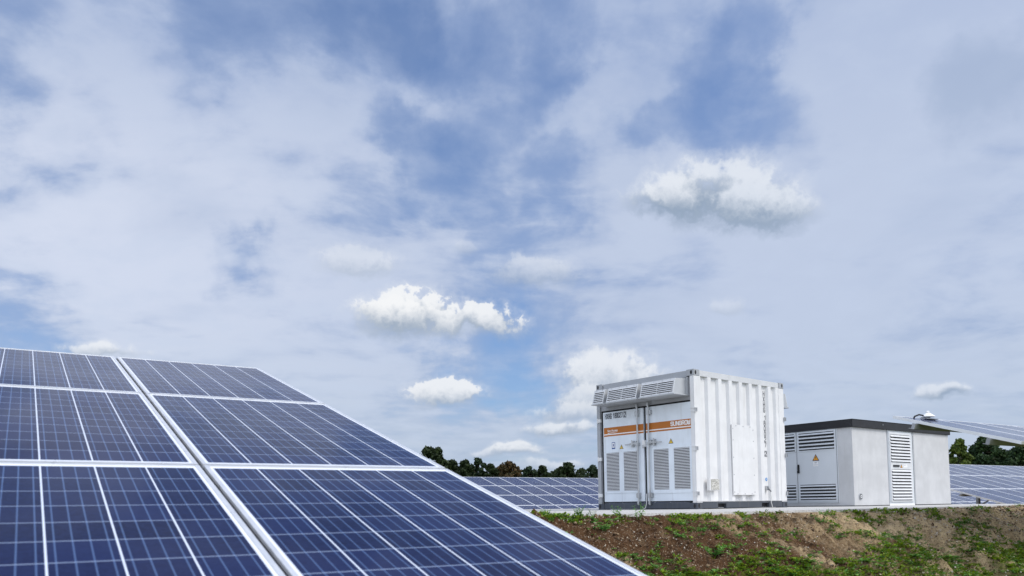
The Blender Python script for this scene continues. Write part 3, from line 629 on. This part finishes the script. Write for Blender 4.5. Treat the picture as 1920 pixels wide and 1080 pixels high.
    cb = mb('cable_white'); cb.tube([(2.335, -.05, .315), (2.350, -.035, .20), (2.362, -.025, .10), (2.372, -.05, .004)], .0075, 8); cb.build('cable', co, smooth=True)
    cb = mb('cable_white'); cb.tube([(-.02, 1.15, .30), (-.035, 1.145, .12), (-.05, 1.16, .03), (-.08, 1.22, .004)], .007, 8); cb.build('cable', t, smooth=True)
    # container number down the corrugated side
    strokes('HXHG 180027', .050, .086, .0235, .0155, 'ink_dark', t, face_M((2.318, .0505, 2.245), (1, 0, 0), (0, 0, 1)), True)
    strokes('2', .050, .084, 0, .0155, 'ink_dark', t, face_M((2.318, .0505, 1.035), (1, 0, 0), (0, 0, 1)))
    for a_, b_, c_, d_ in ((2.302, 2.308, 1.017, 1.137), (2.382, 2.388, 1.017, 1.137), (2.308, 2.382, 1.017, 1.022), (2.308, 2.382, 1.132, 1.137)):
        q = mb('ink_dark'); q.box((a_, .0502, c_), (b_, .0518, d_)); q.build('lettering', t)
    return t
container()

# ---------------------------------------------------------------- transformer station
def station():
    H = 1.686; W_ = 2.62; L = 4.24; zr = 1.852
    t = thing('transformer_station', (7.2098, 16.7175, PADZ), math.radians(36.2675), 'low pale grey rendered transformer cabin with a black flat roof and louvred doors', 'cabin')
    w = mb('stucco'); w.box((0, 0, .012), (1.40, W_, H)); w.box((1.40, .03, .012), (2.55, W_, H)); w.box((2.565, -.004, .012), (L, W_-.003, H-.002)); w.build('wall', t, bevel=.006)
    r = mb('roof_dark'); r.box((-.045, -.045, H-.004), (2.53, W_+.04, zr-.012)); r.box((2.535, -.043, H-.002), (L+.04, W_+.038, zr-.014)); r.box((-.052, -.052, zr-.012), (L+.046, W_+.046, zr)); ro = r.build('roof', t, bevel=.004)
    b = mb('zinc'); b.tube([(1.18, -.046, 1.78), (1.18, -.054, 1.78)], .012, 8); b.build('bolt', ro)
    p = mb('louvre_dark'); p.box((-.004, -.006, -.0), (1.40, W_+.01, .014)); p.box((2.56, -.012, -.0), (L+.01, 2., .014)); p.build('plinth_joint', t)
    # end face: double door (plane x=0)
    fr = mb('door_grey'); fr.box((-.012, .335, .075), (-.001, 2.285, 1.69)); fr.use('louvre_dark'); fr.box((-.0135, 1.318, .078), (-.012, 1.326, 1.68)); fr.box((-.0135, .352, .078), (-.012, .358, 1.68)); fr.build('door_frame', t)
    for y0, y1, main in ((.362, 1.312, 1), (1.332, 2.262, 0)):
        d = mb('door_grey'); d.box((-.028, y0, .095), (-.0125, y1, 1.668)); do = d.build('door', t, bevel=.002)
        for z0, z1 in ((1.245, 1.632), (.145, .485)):
            g = mb('door_grey'); a, b2 = y0+.03, y1-.055
            g.box((-.036, a-.025, z0-.025), (-.0285, b2+.025, z0)); g.box((-.036, a-.025, z1), (-.0285, b2+.025, z1+.022)); g.box((-.036, a-.025, z0), (-.0285, a, z1)); g.box((-.036, b2, z0), (-.0285, b2+.025, z1))
            louvre(g, 'y', a, b2, z0, z1, 5, -.0295, .022, 'door_grey', fill=.36)
            g.build('louvre', do)
        if main:
            hazard(do, face_M((-.0285, .850, 1.005), (0, -1, 0), (0, 0, 1)), .17, col='amber_vinyl')
            s = mb('white_vinyl'); s.box((-.030, .795, .885), (-.0285, .915, .985)); s.use('ink_dark'); s.box((-.0306, .83, .955), (-.030, .885, .965)); s.box((-.0306, .805, .915), (-.030, .895, .919)); s.build('notice_sign', do)
            h = mb('rubber_and_shade_black'); h.box((-.05, 1.262, .745), (-.0285, 1.300, .94)); h.box((-.058, 1.250, .745), (-.0505, 1.312, .80)); h.box((-.062, 1.268, .80), (-.0505, 1.292, .93)); h.build('handle', do, bevel=.004)
    # long face (plane y=0): tall louvred door
    fr = mb('door_grey'); fr.box((1.425, -.006, .03), (2.50, .028, 1.684)); fr.use('white_vinyl'); fr.box((1.405, -.008, -.005), (2.50, .026, .045)); fr.build('door_frame', t)
    d = mb('door_grey'); d.box((1.445, -.018, .075), (2.435, -.0065, 1.655)); do = d.build('door', t, bevel=.002)
    g = MB(); louvre(g, 'x', 1.508, 2.350, .965, 1.590, 9, -.019, .026, 'louvre_white', fill=.58); louvre(g, 'x', 1.508, 2.350, .115, .810, 10, -.019, .026, 'louvre_white', fill=.58)
    g.use('louvre_white')
    for a, b2 in ((1.47, 1.508), (2.35, 2.40)): g.box((a, -.028, .085), (b2, -.0185, 1.63))
    g.box((1.508, -.028, .81), (2.35, -.0185, .965)); g.box((1.508, -.028, 1.59), (2.35, -.0185, 1.63)); g.box((1.508, -.028, .085), (2.35, -.0185, .115)); g.build('louvre', do)
    h = mb('rubber_and_shade_black'); h.box((1.57, -.044, .865), (1.80, -.0285, .905)); h.tube([(1.80, -.036, .885), (1.85, -.036, .885)], [.022, .006], 8); h.build('handle', do)
    hazard(do, face_M((1.925, -.0285, .845), (1, 0, 0), (0, 0, 1)), .10, col='amber_vinyl')
    s = mb('white_vinyl'); s.box((2.03, -.030, .85), (2.19, -.0285, .93)); s.use('ink_dark'); s.box((2.05, -.0306, .905), (2.11, -.030, .912)); s.build('notice_sign', do)
    s = mb('louvre_dark'); s.box((2.503, .0, .02), (2.562, .029, 1.68)); s.use('door_grey'); s.box((2.535, -.003, .02), (2.555, .0, 1.68)); s.build('expansion_joint', t)
    v = mb('rail_grey'); c = (.24, 0, .205); v.tube([(c[0], -.001, c[2]), (c[0], -.014, c[2])], [.075, .068], 20); v.use('louvre_dark'); v.tube([(c[0], -.0145, c[2]), (c[0], -.016, c[2])], .052, 18); v.use('louvre_white'); v.tube([(c[0], -.0165, c[2]), (c[0], -.022, c[2])], .036, 16); v.use('louvre_dark'); v.tube([(c[0], -.0225, c[2]), (c[0], -.025, c[2])], .012, 8); v.build('cable_gland', t)
station()

# ---------------------------------------------------------------- solar tables
MW, ML = 1.012, 1.67
def mod_meshes():
    g = mb('pv'); g.box((.004, .004, -.006), (.993, 1.651, 0.)); gm = g.mesh('solar_panel')
    f = mb('aluminium'); l, hh, zz = .016, .003, -.036
    f.box((0, 0, zz), (l, 1.655, hh)); f.box((.997-l, 0, zz), (.997, 1.655, hh)); f.box((l, 0, zz), (.997-l, l, hh-.0004)); f.box((l, 1.655-l, zz), (.997-l, 1.655, hh-.0004))
    f.use('louvre_dark'); f.box((.01, .01, -.012), (.987, 1.645, -.0075))  # white backsheet coloured near-black to paint in the shade underneath
    return gm, f.mesh('frame', bevel=.0012)
GM, FM = mod_meshes()
def table(label, t0, q0, z0, tilt, ncol, nrow, group, posts=3.2, left=False, cpl=True, first=1.0):
    """t0: end of the table (its left end, or its right end when left=True); q0, z0: the upper edge"""
    z0 = z0+ZO; Up = (N*math.cos(tilt)+Vector((0, 0, math.sin(tilt)))); Nn = R.cross(Up).normalized()
    s = -1 if left else 1; tm = t0+s*ncol*MW/2; qm = q0-nrow*ML*.5
    base = TQ(tm, qm, gz(tm, qm)); root = thing('solar_table', base, 0, label, 'solar panels', group)
    def W3(t, v, n): return R*t+Vector((N.x*q0, N.y*q0, z0))-Up*v+Nn*n-base
    for c in range(ncol):
        for r in range(nrow):
            t = t0+s*c*MW-(MW if left else 0)+.0075
            o = bpy.data.objects.new('solar_panel', GM); COL.objects.link(o); o.parent = root
            M = Matrix.Identity(4); p = W3(t, r*ML+1.655+.0075, 0)
            for i in range(3): M[i][0] = R[i]; M[i][1] = Up[i]; M[i][2] = Nn[i]; M[i][3] = p[i]
            o.matrix_local = M
            f = bpy.data.objects.new('frame', FM); COL.objects.link(f); f.parent = o
    ta = min(t0, t0+s*ncol*MW); tb = max(t0, t0+s*ncol*MW)
    for r in range(nrow):
        for v in (.36, 1.32):
            vv = r*ML+v; b = mb('steel_galv'); b.beam(W3(ta-.06, vv, -.075), W3(tb+.06, vv, -.075), .045, .07, Nn)
            b.beam(W3(ta-.06, vv-.02, -.112), W3(tb+.06, vv-.02, -.112), .07, .006, Nn); b.build('purlin', root)
    for c in range(1, ncol):
        t = t0+s*c*MW; b = mb('rubber_and_shade_black'); b.beam(W3(t, .02, -.014), W3(t, nrow*ML-.02, -.014), .0149, .008, Nn); b.build('gap_shade_strip', root)  # black strip added to paint the shade in the gap between panels
    n = max(2, int((tb-ta-1.2)/posts)+1)
    for i in range(n):
        t = t0+s*(first+i*posts) if ncol > 3 else ta+.8+i*posts
        if not ta < t < tb: continue
        Lg = nrow*ML; b = mb('steel_galv'); b.beam(W3(t, .25, -.165), W3(t, Lg-.25, -.165), .06, .10, Nn); b.build('rafter', root)
        for v in ((Lg*.26, Lg*.76) if nrow > 2 else (Lg*.5,)):
            top = W3(t, v, -.21); w = top+base; tt = w.x*R.x+w.y*R.y; qq = w.x*N.x+w.y*N.y
            b = mb('steel_galv'); b.beam((top.x, top.y, gz(tt, qq)-base.z-.15), top, .08, .12, (R.x, R.y, 0)); b.build('post', root)
        if nrow < 2: continue
        a = W3(t+.03, Lg*.26+.05, -.9 if nrow > 2 else -.5); b = mb('steel_galv'); b.beam(W3(t+.05, Lg*.26+.9, -.2), W3(t+.05, Lg*.26+.16, -1.0), .04, .04); b.build('brace', root)
    return root, W3, base, Nn, Up
G_ = 'rows of tilted solar tables'
table('near solar table of large blue panels filling the lower left of the view', 1.575, 6.255, 1.0966, .2843, 4, 4, G_, left=True, first=.9)
T2 = table('solar table edge jutting in at the right, over the black cabin roof', 9.93, 6.26, 1.135, .2843, 6, 1, G_, first=2.35)
table('pale solar table just right of the grey cabin, its end frame slanting to the bank', 21.68, 15.3, 1.235, .284, 14, 4, G_, first=1.3)
table('solar table seen through the gap beneath the pale one right of the grey cabin', 33.5, 24.4, 1.3, .284, 15, 4, G_)
table('distant grey solar table in front of the dark trees, left of the white container', 9.97, 33.5, 1.387, .284, 24, 4, G_)

# white sensor cap clipped to the corner of the right-hand table
def sensor():
    _, W3, base, Nn, Up = T2
    p = W3(.0, 0, 0)+base; p = base+W3(10.60, .10, .012)
    t = thing('weather_sensor', p, AZ, 'small white cone-shaped sensor on the corner of the table over the cabin roof', 'sensor')
    b = mb('sensor_white'); b.tube([(0, 0, .02), (0, 0, .03), (0, 0, .078)], [.092, .090, .024], 20); b.build('shield', t, smooth=False)
    b = mb('sensor_white'); b.tube([(0, 0, .077), (0, 0, .085), (0, 0, .097), (0, 0, .104)], [.013, .024, .024, .011], 14); b.build('cap', t, smooth=True)
    b = mb('steel_galv'); b.box((-.12, -.05, -.012), (.17, .03, .0)); b.tube([(0, 0, 0), (0, 0, .03)], .03, 10); b.build('bracket', t)
    b = mb('rubber_and_shade_black'); b.tube([(-.11, .0, .035), (-.19, .01, .045), (-.26, .03, .02), (-.30, .05, -.05)], .011, 8); b.build('cable', t, smooth=True)
sensor()
# ---------------------------------------------------------------- trees
def mesh_np(name, co, quads, mats, mi=None, smooth=False):
    me = bpy.data.meshes.new(name); k = quads.shape[1]
    me.vertices.add(len(co)); me.vertices.foreach_set('co', np.asarray(co, float).ravel())
    me.loops.add(quads.size); me.loops.foreach_set('vertex_index', quads.ravel().astype(np.int32))
    me.polygons.add(len(quads)); me.polygons.foreach_set('loop_start', np.arange(len(quads))*k)
    for q in mats: me.materials.append(MT[q])
    me.update(); me.validate()
    if mi is not None: me.polygons.foreach_set('material_index', mi)
    if smooth: me.polygons.foreach_set('use_smooth', [True]*len(quads))
    return me
def rand_dirs(n):
    v = rng.normal(size=(n, 3)); return v/np.linalg.norm(v, axis=1)[:, None]
def leaf_cards(cen, nrm, size, curl=.25):
    """one bent leaf clump (two quads) at each centre"""
    n = len(cen); a = np.cross(nrm, rand_dirs(n)); a /= np.linalg.norm(a, axis=1)[:, None]+1e-9; b = np.cross(nrm, a)
    s = (size*rng.uniform(.6, 1.3, n))[:, None]; w = s*rng.uniform(.45, .8, (n, 1))
    k = nrm*s*curl
    p = [cen-a*s-k*.8, cen-b*w*.9+k*.2, cen+k, cen+b*w*.9+k*.2, cen+a*s-k*.8]
    co = np.stack([p[0], p[1], p[2], p[3], p[4]], 1).reshape(-1, 3); i = np.arange(n)[:, None]*5
    q = np.concatenate([i+np.array([[0, 1, 2, 3]]), i+np.array([[3, 2, 1, 4]])], 0)
    return co, q
def tree(name, leafm, t, q, h, w, label, group, nleaf=3600, size=.2, gap=.5, low=.12):
    w *= 1.5; nleaf = int(nleaf*2.0)
    base = TQ(t, q, gz(t, q)-.1); root = thing(name, base, random.uniform(0, 6), label, 'tree', group)
    hh = h-base.z*0
    tr = mb('bark'); top = Vector((random.uniform(-.3, .3), random.uniform(-.3, .3), hh*.72))
    tr.tube([(0, 0, 0), (random.uniform(-.1, .1), .05, hh*.22), top*.6, top], [hh*.030, hh*.023, hh*.015, hh*.005], 8)
    lobes = []
    nl = 30
    for i in range(nl):
        fz = low+(.97-low)*((i+.5)/nl)**.85; a = i*2.4+random.uniform(-.5, .5)
        prof = math.sin(math.pi*min(1, (fz-low+.16)/(1.14-low)))**.7
        prof = max(prof, .8 if fz < .5 else 0)
        rad = w*prof*random.uniform(.30, .92)
        cpt = Vector((math.cos(a)*rad, math.sin(a)*rad, hh*fz)); rr = w*random.uniform(.30, .50)*(1-.30*fz)
        rr *= 1-.35*fz
        if cpt.z+rr > hh*1.02: cpt.z = hh*1.02-rr
        lobes.append((cpt, rr))
        st = Vector((0, 0, max(hh*.15, cpt.z-rad*.7))); tr.tube([st, (st+cpt)/2+Vector((0, 0, -.04*hh)), cpt], [hh*.010, hh*.006, hh*.002], 5, False)
    tr.build('trunk', root, smooth=True)
    tot = sum(r*r for _, r in lobes); C_ = []; N_ = []
    for cpt, rr in lobes:
        k = int(nleaf*rr*rr/tot); d = rand_dirs(k); rad = rr*rng.uniform(.35, 1.0, k)**.55
        rad = rad*(1+.28*np.sin(d[:, 0]*7+cpt.x)*np.cos(d[:, 2]*6+cpt.y))
        keep = fbm(d[:, 0]*3+cpt.x*3, d[:, 2]*3+d[:, 1]*3+cpt.z, 3, 5) > -.5+gap*.62
        c = np.array(cpt)+d*rad[:, None]*np.array([1, 1, .8]); c = c[keep]; dd = d[keep]
        nn = dd*.6+rand_dirs(len(dd))*.8; nn /= np.linalg.norm(nn, axis=1)[:, None]
        C_.append(c); N_.append(nn)
    c = np.concatenate(C_); nn = np.concatenate(N_); c[:, 2] = np.maximum(c[:, 2], .2)
    co, qd = leaf_cards(c, nn, np.full(len(c), size))
    o = bpy.data.objects.new('crown', mesh_np('crown', co, qd, [leafm])); COL.objects.link(o); o.parent = root
def tree_px(name, leafm, px, ytop, hw, dist, label, group, **k):
    d = pray(px, 900); s = dist/d.y; p = Vector((d.x*s, dist, 0)); t, q = p.dot(R), p.dot(N)
    dt = pray(px, ytop); zt = ZO+dt.z/dt.y*dist
    tree(name, leafm, t, q, zt-gz(t, q)+.1, hw/F*dist, label, group, **k)
GL = 'trees beyond the far solar table'; GR = 'trees beyond the tables at the right'
for a in [('broadleaf_tree', 'leaf_dark', 812, 838, 36, 100, 'tallest dark tree of the far left group, rising behind the near table edge', 5200, .25),
          ('broadleaf_tree', 'leaf_dark', 849, 861, 14, 104, 'small dark tree between the tallest left tree and the next round one', 2200, .22),
          ('broadleaf_tree', 'leaf_dark', 871, 862, 20, 99, 'round dark green tree, second sizeable one from the left beyond the far table', 3400, .23),
          ('broadleaf_tree', 'leaf_bluish', 897, 857, 23, 103, 'blue-green tree with sky showing through its side, left of the rusty tree', 2600, .22),
          ('broadleaf_tree', 'leaf_dark', 921, 869, 18, 98, 'low dark tree tucked against the left side of the rusty tree', 2800, .22),
          ('autumn_tree', 'leaf_rust', 957, 865, 28, 97, 'rusty brown autumn tree in the middle of the far left group', 4200, .23),
          ('broadleaf_tree', 'leaf_bluish', 992, 874, 16, 104, 'small thin tree just right of the rusty autumn tree', 1900, .22),
          ('broadleaf_tree', 'leaf_dark', 1019, 872, 18, 100, 'dark tree with a ragged top halfway between the rusty tree and the container', 2800, .22),
          ('broadleaf_tree', 'leaf_dark', 1042, 884, 14, 108, 'lowest dark tree filling the dip left of the broad tree by the container', 1700, .22),
          ('broadleaf_tree', 'leaf_dark', 1064, 867, 24, 99, 'broad dark green tree, the largest near the container end of the far table', 4000, .23),
          ('broadleaf_tree', 'leaf_dark', 1089, 878, 15, 103, 'small dark tree between the broad one and the container edge', 2000, .22),
          ('broadleaf_tree', 'leaf_bluish', 1113, 872, 18, 101, 'tree half hidden by the left edge of the white container', 2400, .22)]:
    n_, l_, px, yt, hw, di, lab, nlf, sz_ = a
    tree_px(n_, l_, px, yt, hw, di, lab, GL, nleaf=nlf, size=sz_, gap=.30, low=.05)
for a in [('broadleaf_tree', 'leaf_bright', 1800, 823, 26, 66, 'yellow-green tree beside the right wall of the grey cabin', 5200, .15),
          ('broadleaf_tree', 'leaf_mid', 1852, 817, 40, 70, 'big dark green tree under the edge of the right-hand table', 7500, .17),
          ('broadleaf_tree', 'leaf_mid', 1912, 834, 36, 68, 'dark green tree at the right border of the view', 6000, .17),
          ('broadleaf_tree', 'leaf_dark', 1826, 846, 26, 80, 'dark low tree behind, between the yellow-green and the big right-hand tree', 3500, .2),
          ('broadleaf_tree', 'leaf_dark', 1884, 846, 28, 82, 'dark low tree behind, between the two rightmost trees', 3500, .2)]:
    n_, l_, px, yt, hw, di, lab, nlf, sz_ = a
    tree_px(n_, l_, px, yt, hw, di, lab, GR, nleaf=nlf, size=sz_, gap=.34, low=.05)

def wood(px0, px1, dist, ytop, amp, n, mt):
    x = rng.uniform(px0, px1, n); top = ytop-amp*(1.2*fbm(x*.045, x*0, 4, 301))-amp*.4*rng.uniform(0, 1, n)**3; f = rng.uniform(0, 1, n)**.6
    P = []
    for xi, ti, fi in zip(x, top, f):
        d = pray(xi, 900); yy = dist+random.uniform(-3, 3); hz = pray(xi, ti); zt = ZO+hz.z/hz.y*yy; P.append((d.x/d.y*yy, yy, .2+(zt-.2)*fi))
    c = np.array(P); nn = rand_dirs(n); co, qd = leaf_cards(c, nn, np.full(n, .24))
    o = bpy.data.objects.new('distant_wood', mesh_np('distant_wood', co, qd, [mt])); COL.objects.link(o); o['kind'] = 'stuff'
wood(770, 1180, 112, 885, 9, 9000, 'leaf_dark'); wood(-500, 800, 118, 880, 14, 15000, 'leaf_dark'); wood(1780, 1960, 88, 858, 12, 6500, 'leaf_dark')

# ---------------------------------------------------------------- stones, clods and green cover of the bank
def crest_q(t):
    t = np.asarray(t, float)
    return 6.9+.16*np.sin(t*.9)+.22*fbm(t*.7, t*0+3, 3, 5)-.55*np.exp(-((t-9.3)/2.2)**2)+.15*ss(t, 12, 16)
def to_xyz(t, q, z): return np.stack([R.x*t+N.x*q, R.y*t+N.y*q, z], -1)
OCT = np.array([[1, 0, 0], [-1, 0, 0], [0, 1, 0], [0, -1, 0], [0, 0, 1], [0, 0, -1]], float)
OF = np.array([[0, 2, 4], [2, 1, 4], [1, 3, 4], [3, 0, 4], [2, 0, 5], [1, 2, 5], [3, 1, 5], [0, 3, 5]])
def pebbles(name, mt, n, smin, smax, pw, tr, qr, sub=False):
    t = rng.uniform(*tr, n); q = crest_q(t)+rng.uniform(*qr, n); z = ground_z(t, q)
    s = smin+(smax-smin)*rng.uniform(0, 1, n)**pw
    keep = rng.uniform(0, 1, n) < np.clip(.55+1.6*fbm(t*1.1, q*1.5, 3, 77), .08, 1); t, q, z, s = t[keep], q[keep], z[keep], s[keep]; n = len(t)
    c = to_xyz(t, q, z+s*.25)
    sc = rng.uniform(.55, 1.25, (n, 6, 1))*s[:, None, None]; rot = rand_dirs(n); r2 = np.cross(rot, rand_dirs(n)); r2 /= np.linalg.norm(r2, axis=1)[:, None]; r3 = np.cross(rot, r2)
    B = np.stack([rot, r2, r3], 1); v = np.einsum('kj,nji->nki', OCT*np.array([1, .8, .6]), B)*sc+c[:, None]
    f = (np.arange(n)[:, None, None]*6+OF[None]).reshape(-1, 3)
    o = bpy.data.objects.new(name, mesh_np(name, v.reshape(-1, 3), f, [mt])); COL.objects.link(o); o['kind'] = 'stuff'; return o
pebbles('pebbles', 'stones', 52000, .003, .018, 5, (3.3, 18.5), (-1.9, .30))
pebbles('pebbles', 'stones', 15000, .005, .026, 3.5, (9.2, 18.5), (-1.3, .15))
pebbles('soil_clods', 'clods', 26000, .005, .032, 4, (3.3, 18.5), (-1.8, .25))
def rosettes(name, mt, n, rad, leaf, cnt, tr, qf, dens, up=.5, kind='stuff', parent=None):
    """small leafy clumps hugging the ground; each leaf is a bent pointed strip"""
    t = rng.uniform(*tr, n); q = qf(t, n); k = dens(t, q) > rng.uniform(0, 1, n); t, q = t[k], q[k]; n = len(t); z = ground_z(t, q)
    c = np.repeat(to_xyz(t, q, z), cnt, 0); m = n*cnt; sc = np.repeat(rng.uniform(.5, 1.25, n), cnt)
    a = rng.uniform(0, 2*np.pi, m); el = rng.uniform(.15, 1.3, m)*up
    d = np.stack([np.cos(a)*np.cos(el), np.sin(a)*np.cos(el), np.sin(el)], -1)
    c = c+np.stack([np.cos(a), np.sin(a), np.zeros(m)], -1)*(rng.uniform(0, rad, m)*sc)[:, None]+np.array([0, 0, 1])*(rng.uniform(0, .5, m)*rad*up*sc)[:, None]
    L = (leaf*rng.uniform(.6, 1.3, m)*sc)[:, None]; side = np.cross(d, [0, 0, 1.]); side /= np.linalg.norm(side, axis=1)[:, None]+1e-9; w = L*rng.uniform(.16, .30, (m, 1))
    p0 = c; p1 = c+d*L*.5-side*w; p2 = c+d*L-np.array([0, 0, 1])*L*.25; p3 = c+d*L*.5+side*w
    co = np.stack([p0, p1, p2, p3], 1).reshape(-1, 3); f = np.arange(m)[:, None]*4+np.array([[0, 1, 2, 3]])
    o = bpy.data.objects.new(name, mesh_np(name, co, f, [mt])); COL.objects.link(o)
    if kind: o['kind'] = kind
    return o
def dn_low(t, q):
    d = q-crest_q(t); n = fbm(t*1.3, q*1.6, 4, 91); n2 = fbm(t*4, q*4, 3, 17)
    lim = -.84-.02*ss(t, 4, 8)+.12*ss(t, 12, 16)
    return np.clip(ss(-(d-lim-n*.45-n2*.35), -.03, .14), 0, 1)
def dn_patch(t, q):
    n = fbm(t*1.7, q*2.2, 4, 133); n2 = fbm(t*7, q*7, 2, 19); return ss(n+.7*n2+.06*ss(t, 8, 12), .13, .30)*.9
def dn_crest(t, q): return ss(fbm(t*2.6, q*.3, 4, 201), -.02, .22)
low = lambda a, b: (lambda t, n: crest_q(t)+rng.uniform(a, b, n))
rosettes('grass', 'leaf_grass', 24000, .035, .045, 10, (3.4, 18.4), low(-2.6, -.3), dn_low, .9)
rosettes('ground_cover', 'leaf_weed', 5200, .05, .060, 10, (3.4, 18.4), low(-2.6, -.25), dn_low, .55)
rosettes('ground_cover', 'leaf_weed', 7500, .035, .04, 10, (4., 18.4), low(-1.35, .05), dn_patch, .7)
rosettes('grass', 'leaf_grass', 3000, .03, .05, 9, (4., 18.4), low(-1.25, .05), dn_patch, 1.)
rosettes('grass', 'leaf_grass', 2200, .03, .045, 9, (4.6, 18.4), low(-.06, .24), dn_crest, 1.0)

# single weeds one can tell apart
def weed(px, dq, h, kind, label, name='weed_plant'):
    t, q = at(px, 6.9); q = float(crest_q(t))+dq; t, q = at(px, q); 
    root = thing(name, TQ(t, q, gz(t, q)), random.uniform(0, 6), label, 'weed', 'single weeds on the bank')
    st = mb('leaf_weed'); lf = MB().use('leaf_weed' if kind != 'reed' else 'leaf_mid')
    nst = {'stalk': 3, 'bush': 9, 'reed': 7, 'rosette': 6}[kind]
    def leaf(p, d, L, w):
        s = d.cross(Vector((0, 0, 1))); s = s.normalized() if s.length > 1e-3 else Vector((1, 0, 0)); dr = Vector((0, 0, -L*.28))
        lf.poly([p, p+d*L*.4-s*w+Vector((0, 0, .1*L)), p+d*L+dr, p+d*L*.4+s*w+Vector((0, 0, .1*L))], [(0, 1, 2, 3)])
    for i in range(nst):
        a = 2.4*i+random.random(); sp = {'stalk': .25, 'bush': .55, 'reed': .5, 'rosette': .9}[kind]
        d = Vector((math.cos(a)*sp, math.sin(a)*sp, 1)).normalized(); hh = h*random.uniform(.6, 1.)*(1 if i else 1.1)
        b0 = Vector((math.cos(a), math.sin(a), 0))*h*.10; pts = [b0+d*hh*k/4+Vector((math.cos(a), math.sin(a), 0))*hh*.08*(k/4)**2 for k in range(5)]
        st.tube(pts, [h*.018, h*.016, h*.013, h*.010, h*.004], 5, False)
        nl = {'stalk': 12, 'bush': 12, 'reed': 3, 'rosette': 6}[kind]
        for j in range(nl):
            f = .12+.86*(j+.5)/nl; p = pts[0].lerp(pts[4], f); aa = a+j*2.4; ld = Vector((math.cos(aa), math.sin(aa), random.uniform(.1, .8))).normalized()
            L = h*{'stalk': .42, 'bush': .30, 'reed': .55, 'rosette': .5}[kind]*(1.15-.6*f)*random.uniform(.7, 1.2)
            leaf(p, ld, L, L*{'stalk': .17, 'bush': .20, 'reed': .06, 'rosette': .26}[kind])
    st.build('stem', root); lf.build('foliage', root)
for a in [(1157, .13, .165, 'stalk', 'leafy green weed in front of the container\'s left door, left of the taller one'), (1197, .10, .20, 'stalk', 'tallest leafy weed in front of the middle of the container doors'),
          (1022, .04, .11, 'bush', 'leafy weed at the left tip of the bank beside the near table edge'), (1048, .10, .11, 'reed', 'thin reedy weed left of the denser tufts by the container'), (1066, .08, .15, 'reed', 'reedy tuft in front of the far table, second tuft from the left'), (1084, .06, .12, 'bush', 'dense low tuft midway along the bank left of the container'), (1096, .08, .13, 'reed', 'spiky tuft close before the container\'s left corner'), (1111, .10, .12, 'reed', 'spiky weed right beside the container\'s lower left corner'),
          (1542, .02, .125, 'bush', 'round bright bushy weed on the crest below the cabin door'), (1835, -.03, .13, 'bush', 'bushy weed on the crest at the foot of the slanting table'), (1906, .02, .12, 'stalk', 'small upright weed on the crest near the right border'), (1648, .0, .06, 'bush', 'low weed tuft on the crest under the cabin\'s long wall'), (1328, -.01, .07, 'stalk', 'short weed on the crest below the container\'s near corner'),
          (1132, -.20, .13, 'rosette', 'wide leafy weed high on the dark soil below the container doors'), (1275, -.42, .12, 'rosette', 'broad-leaved weed halfway down the dark slope'), (1335, -.60, .17, 'rosette', 'large broad-leaved weed low on the slope below the container'), (1315, -.22, .10, 'rosette', 'spreading weed on the slope below the container corner')]:
    weed(*a)
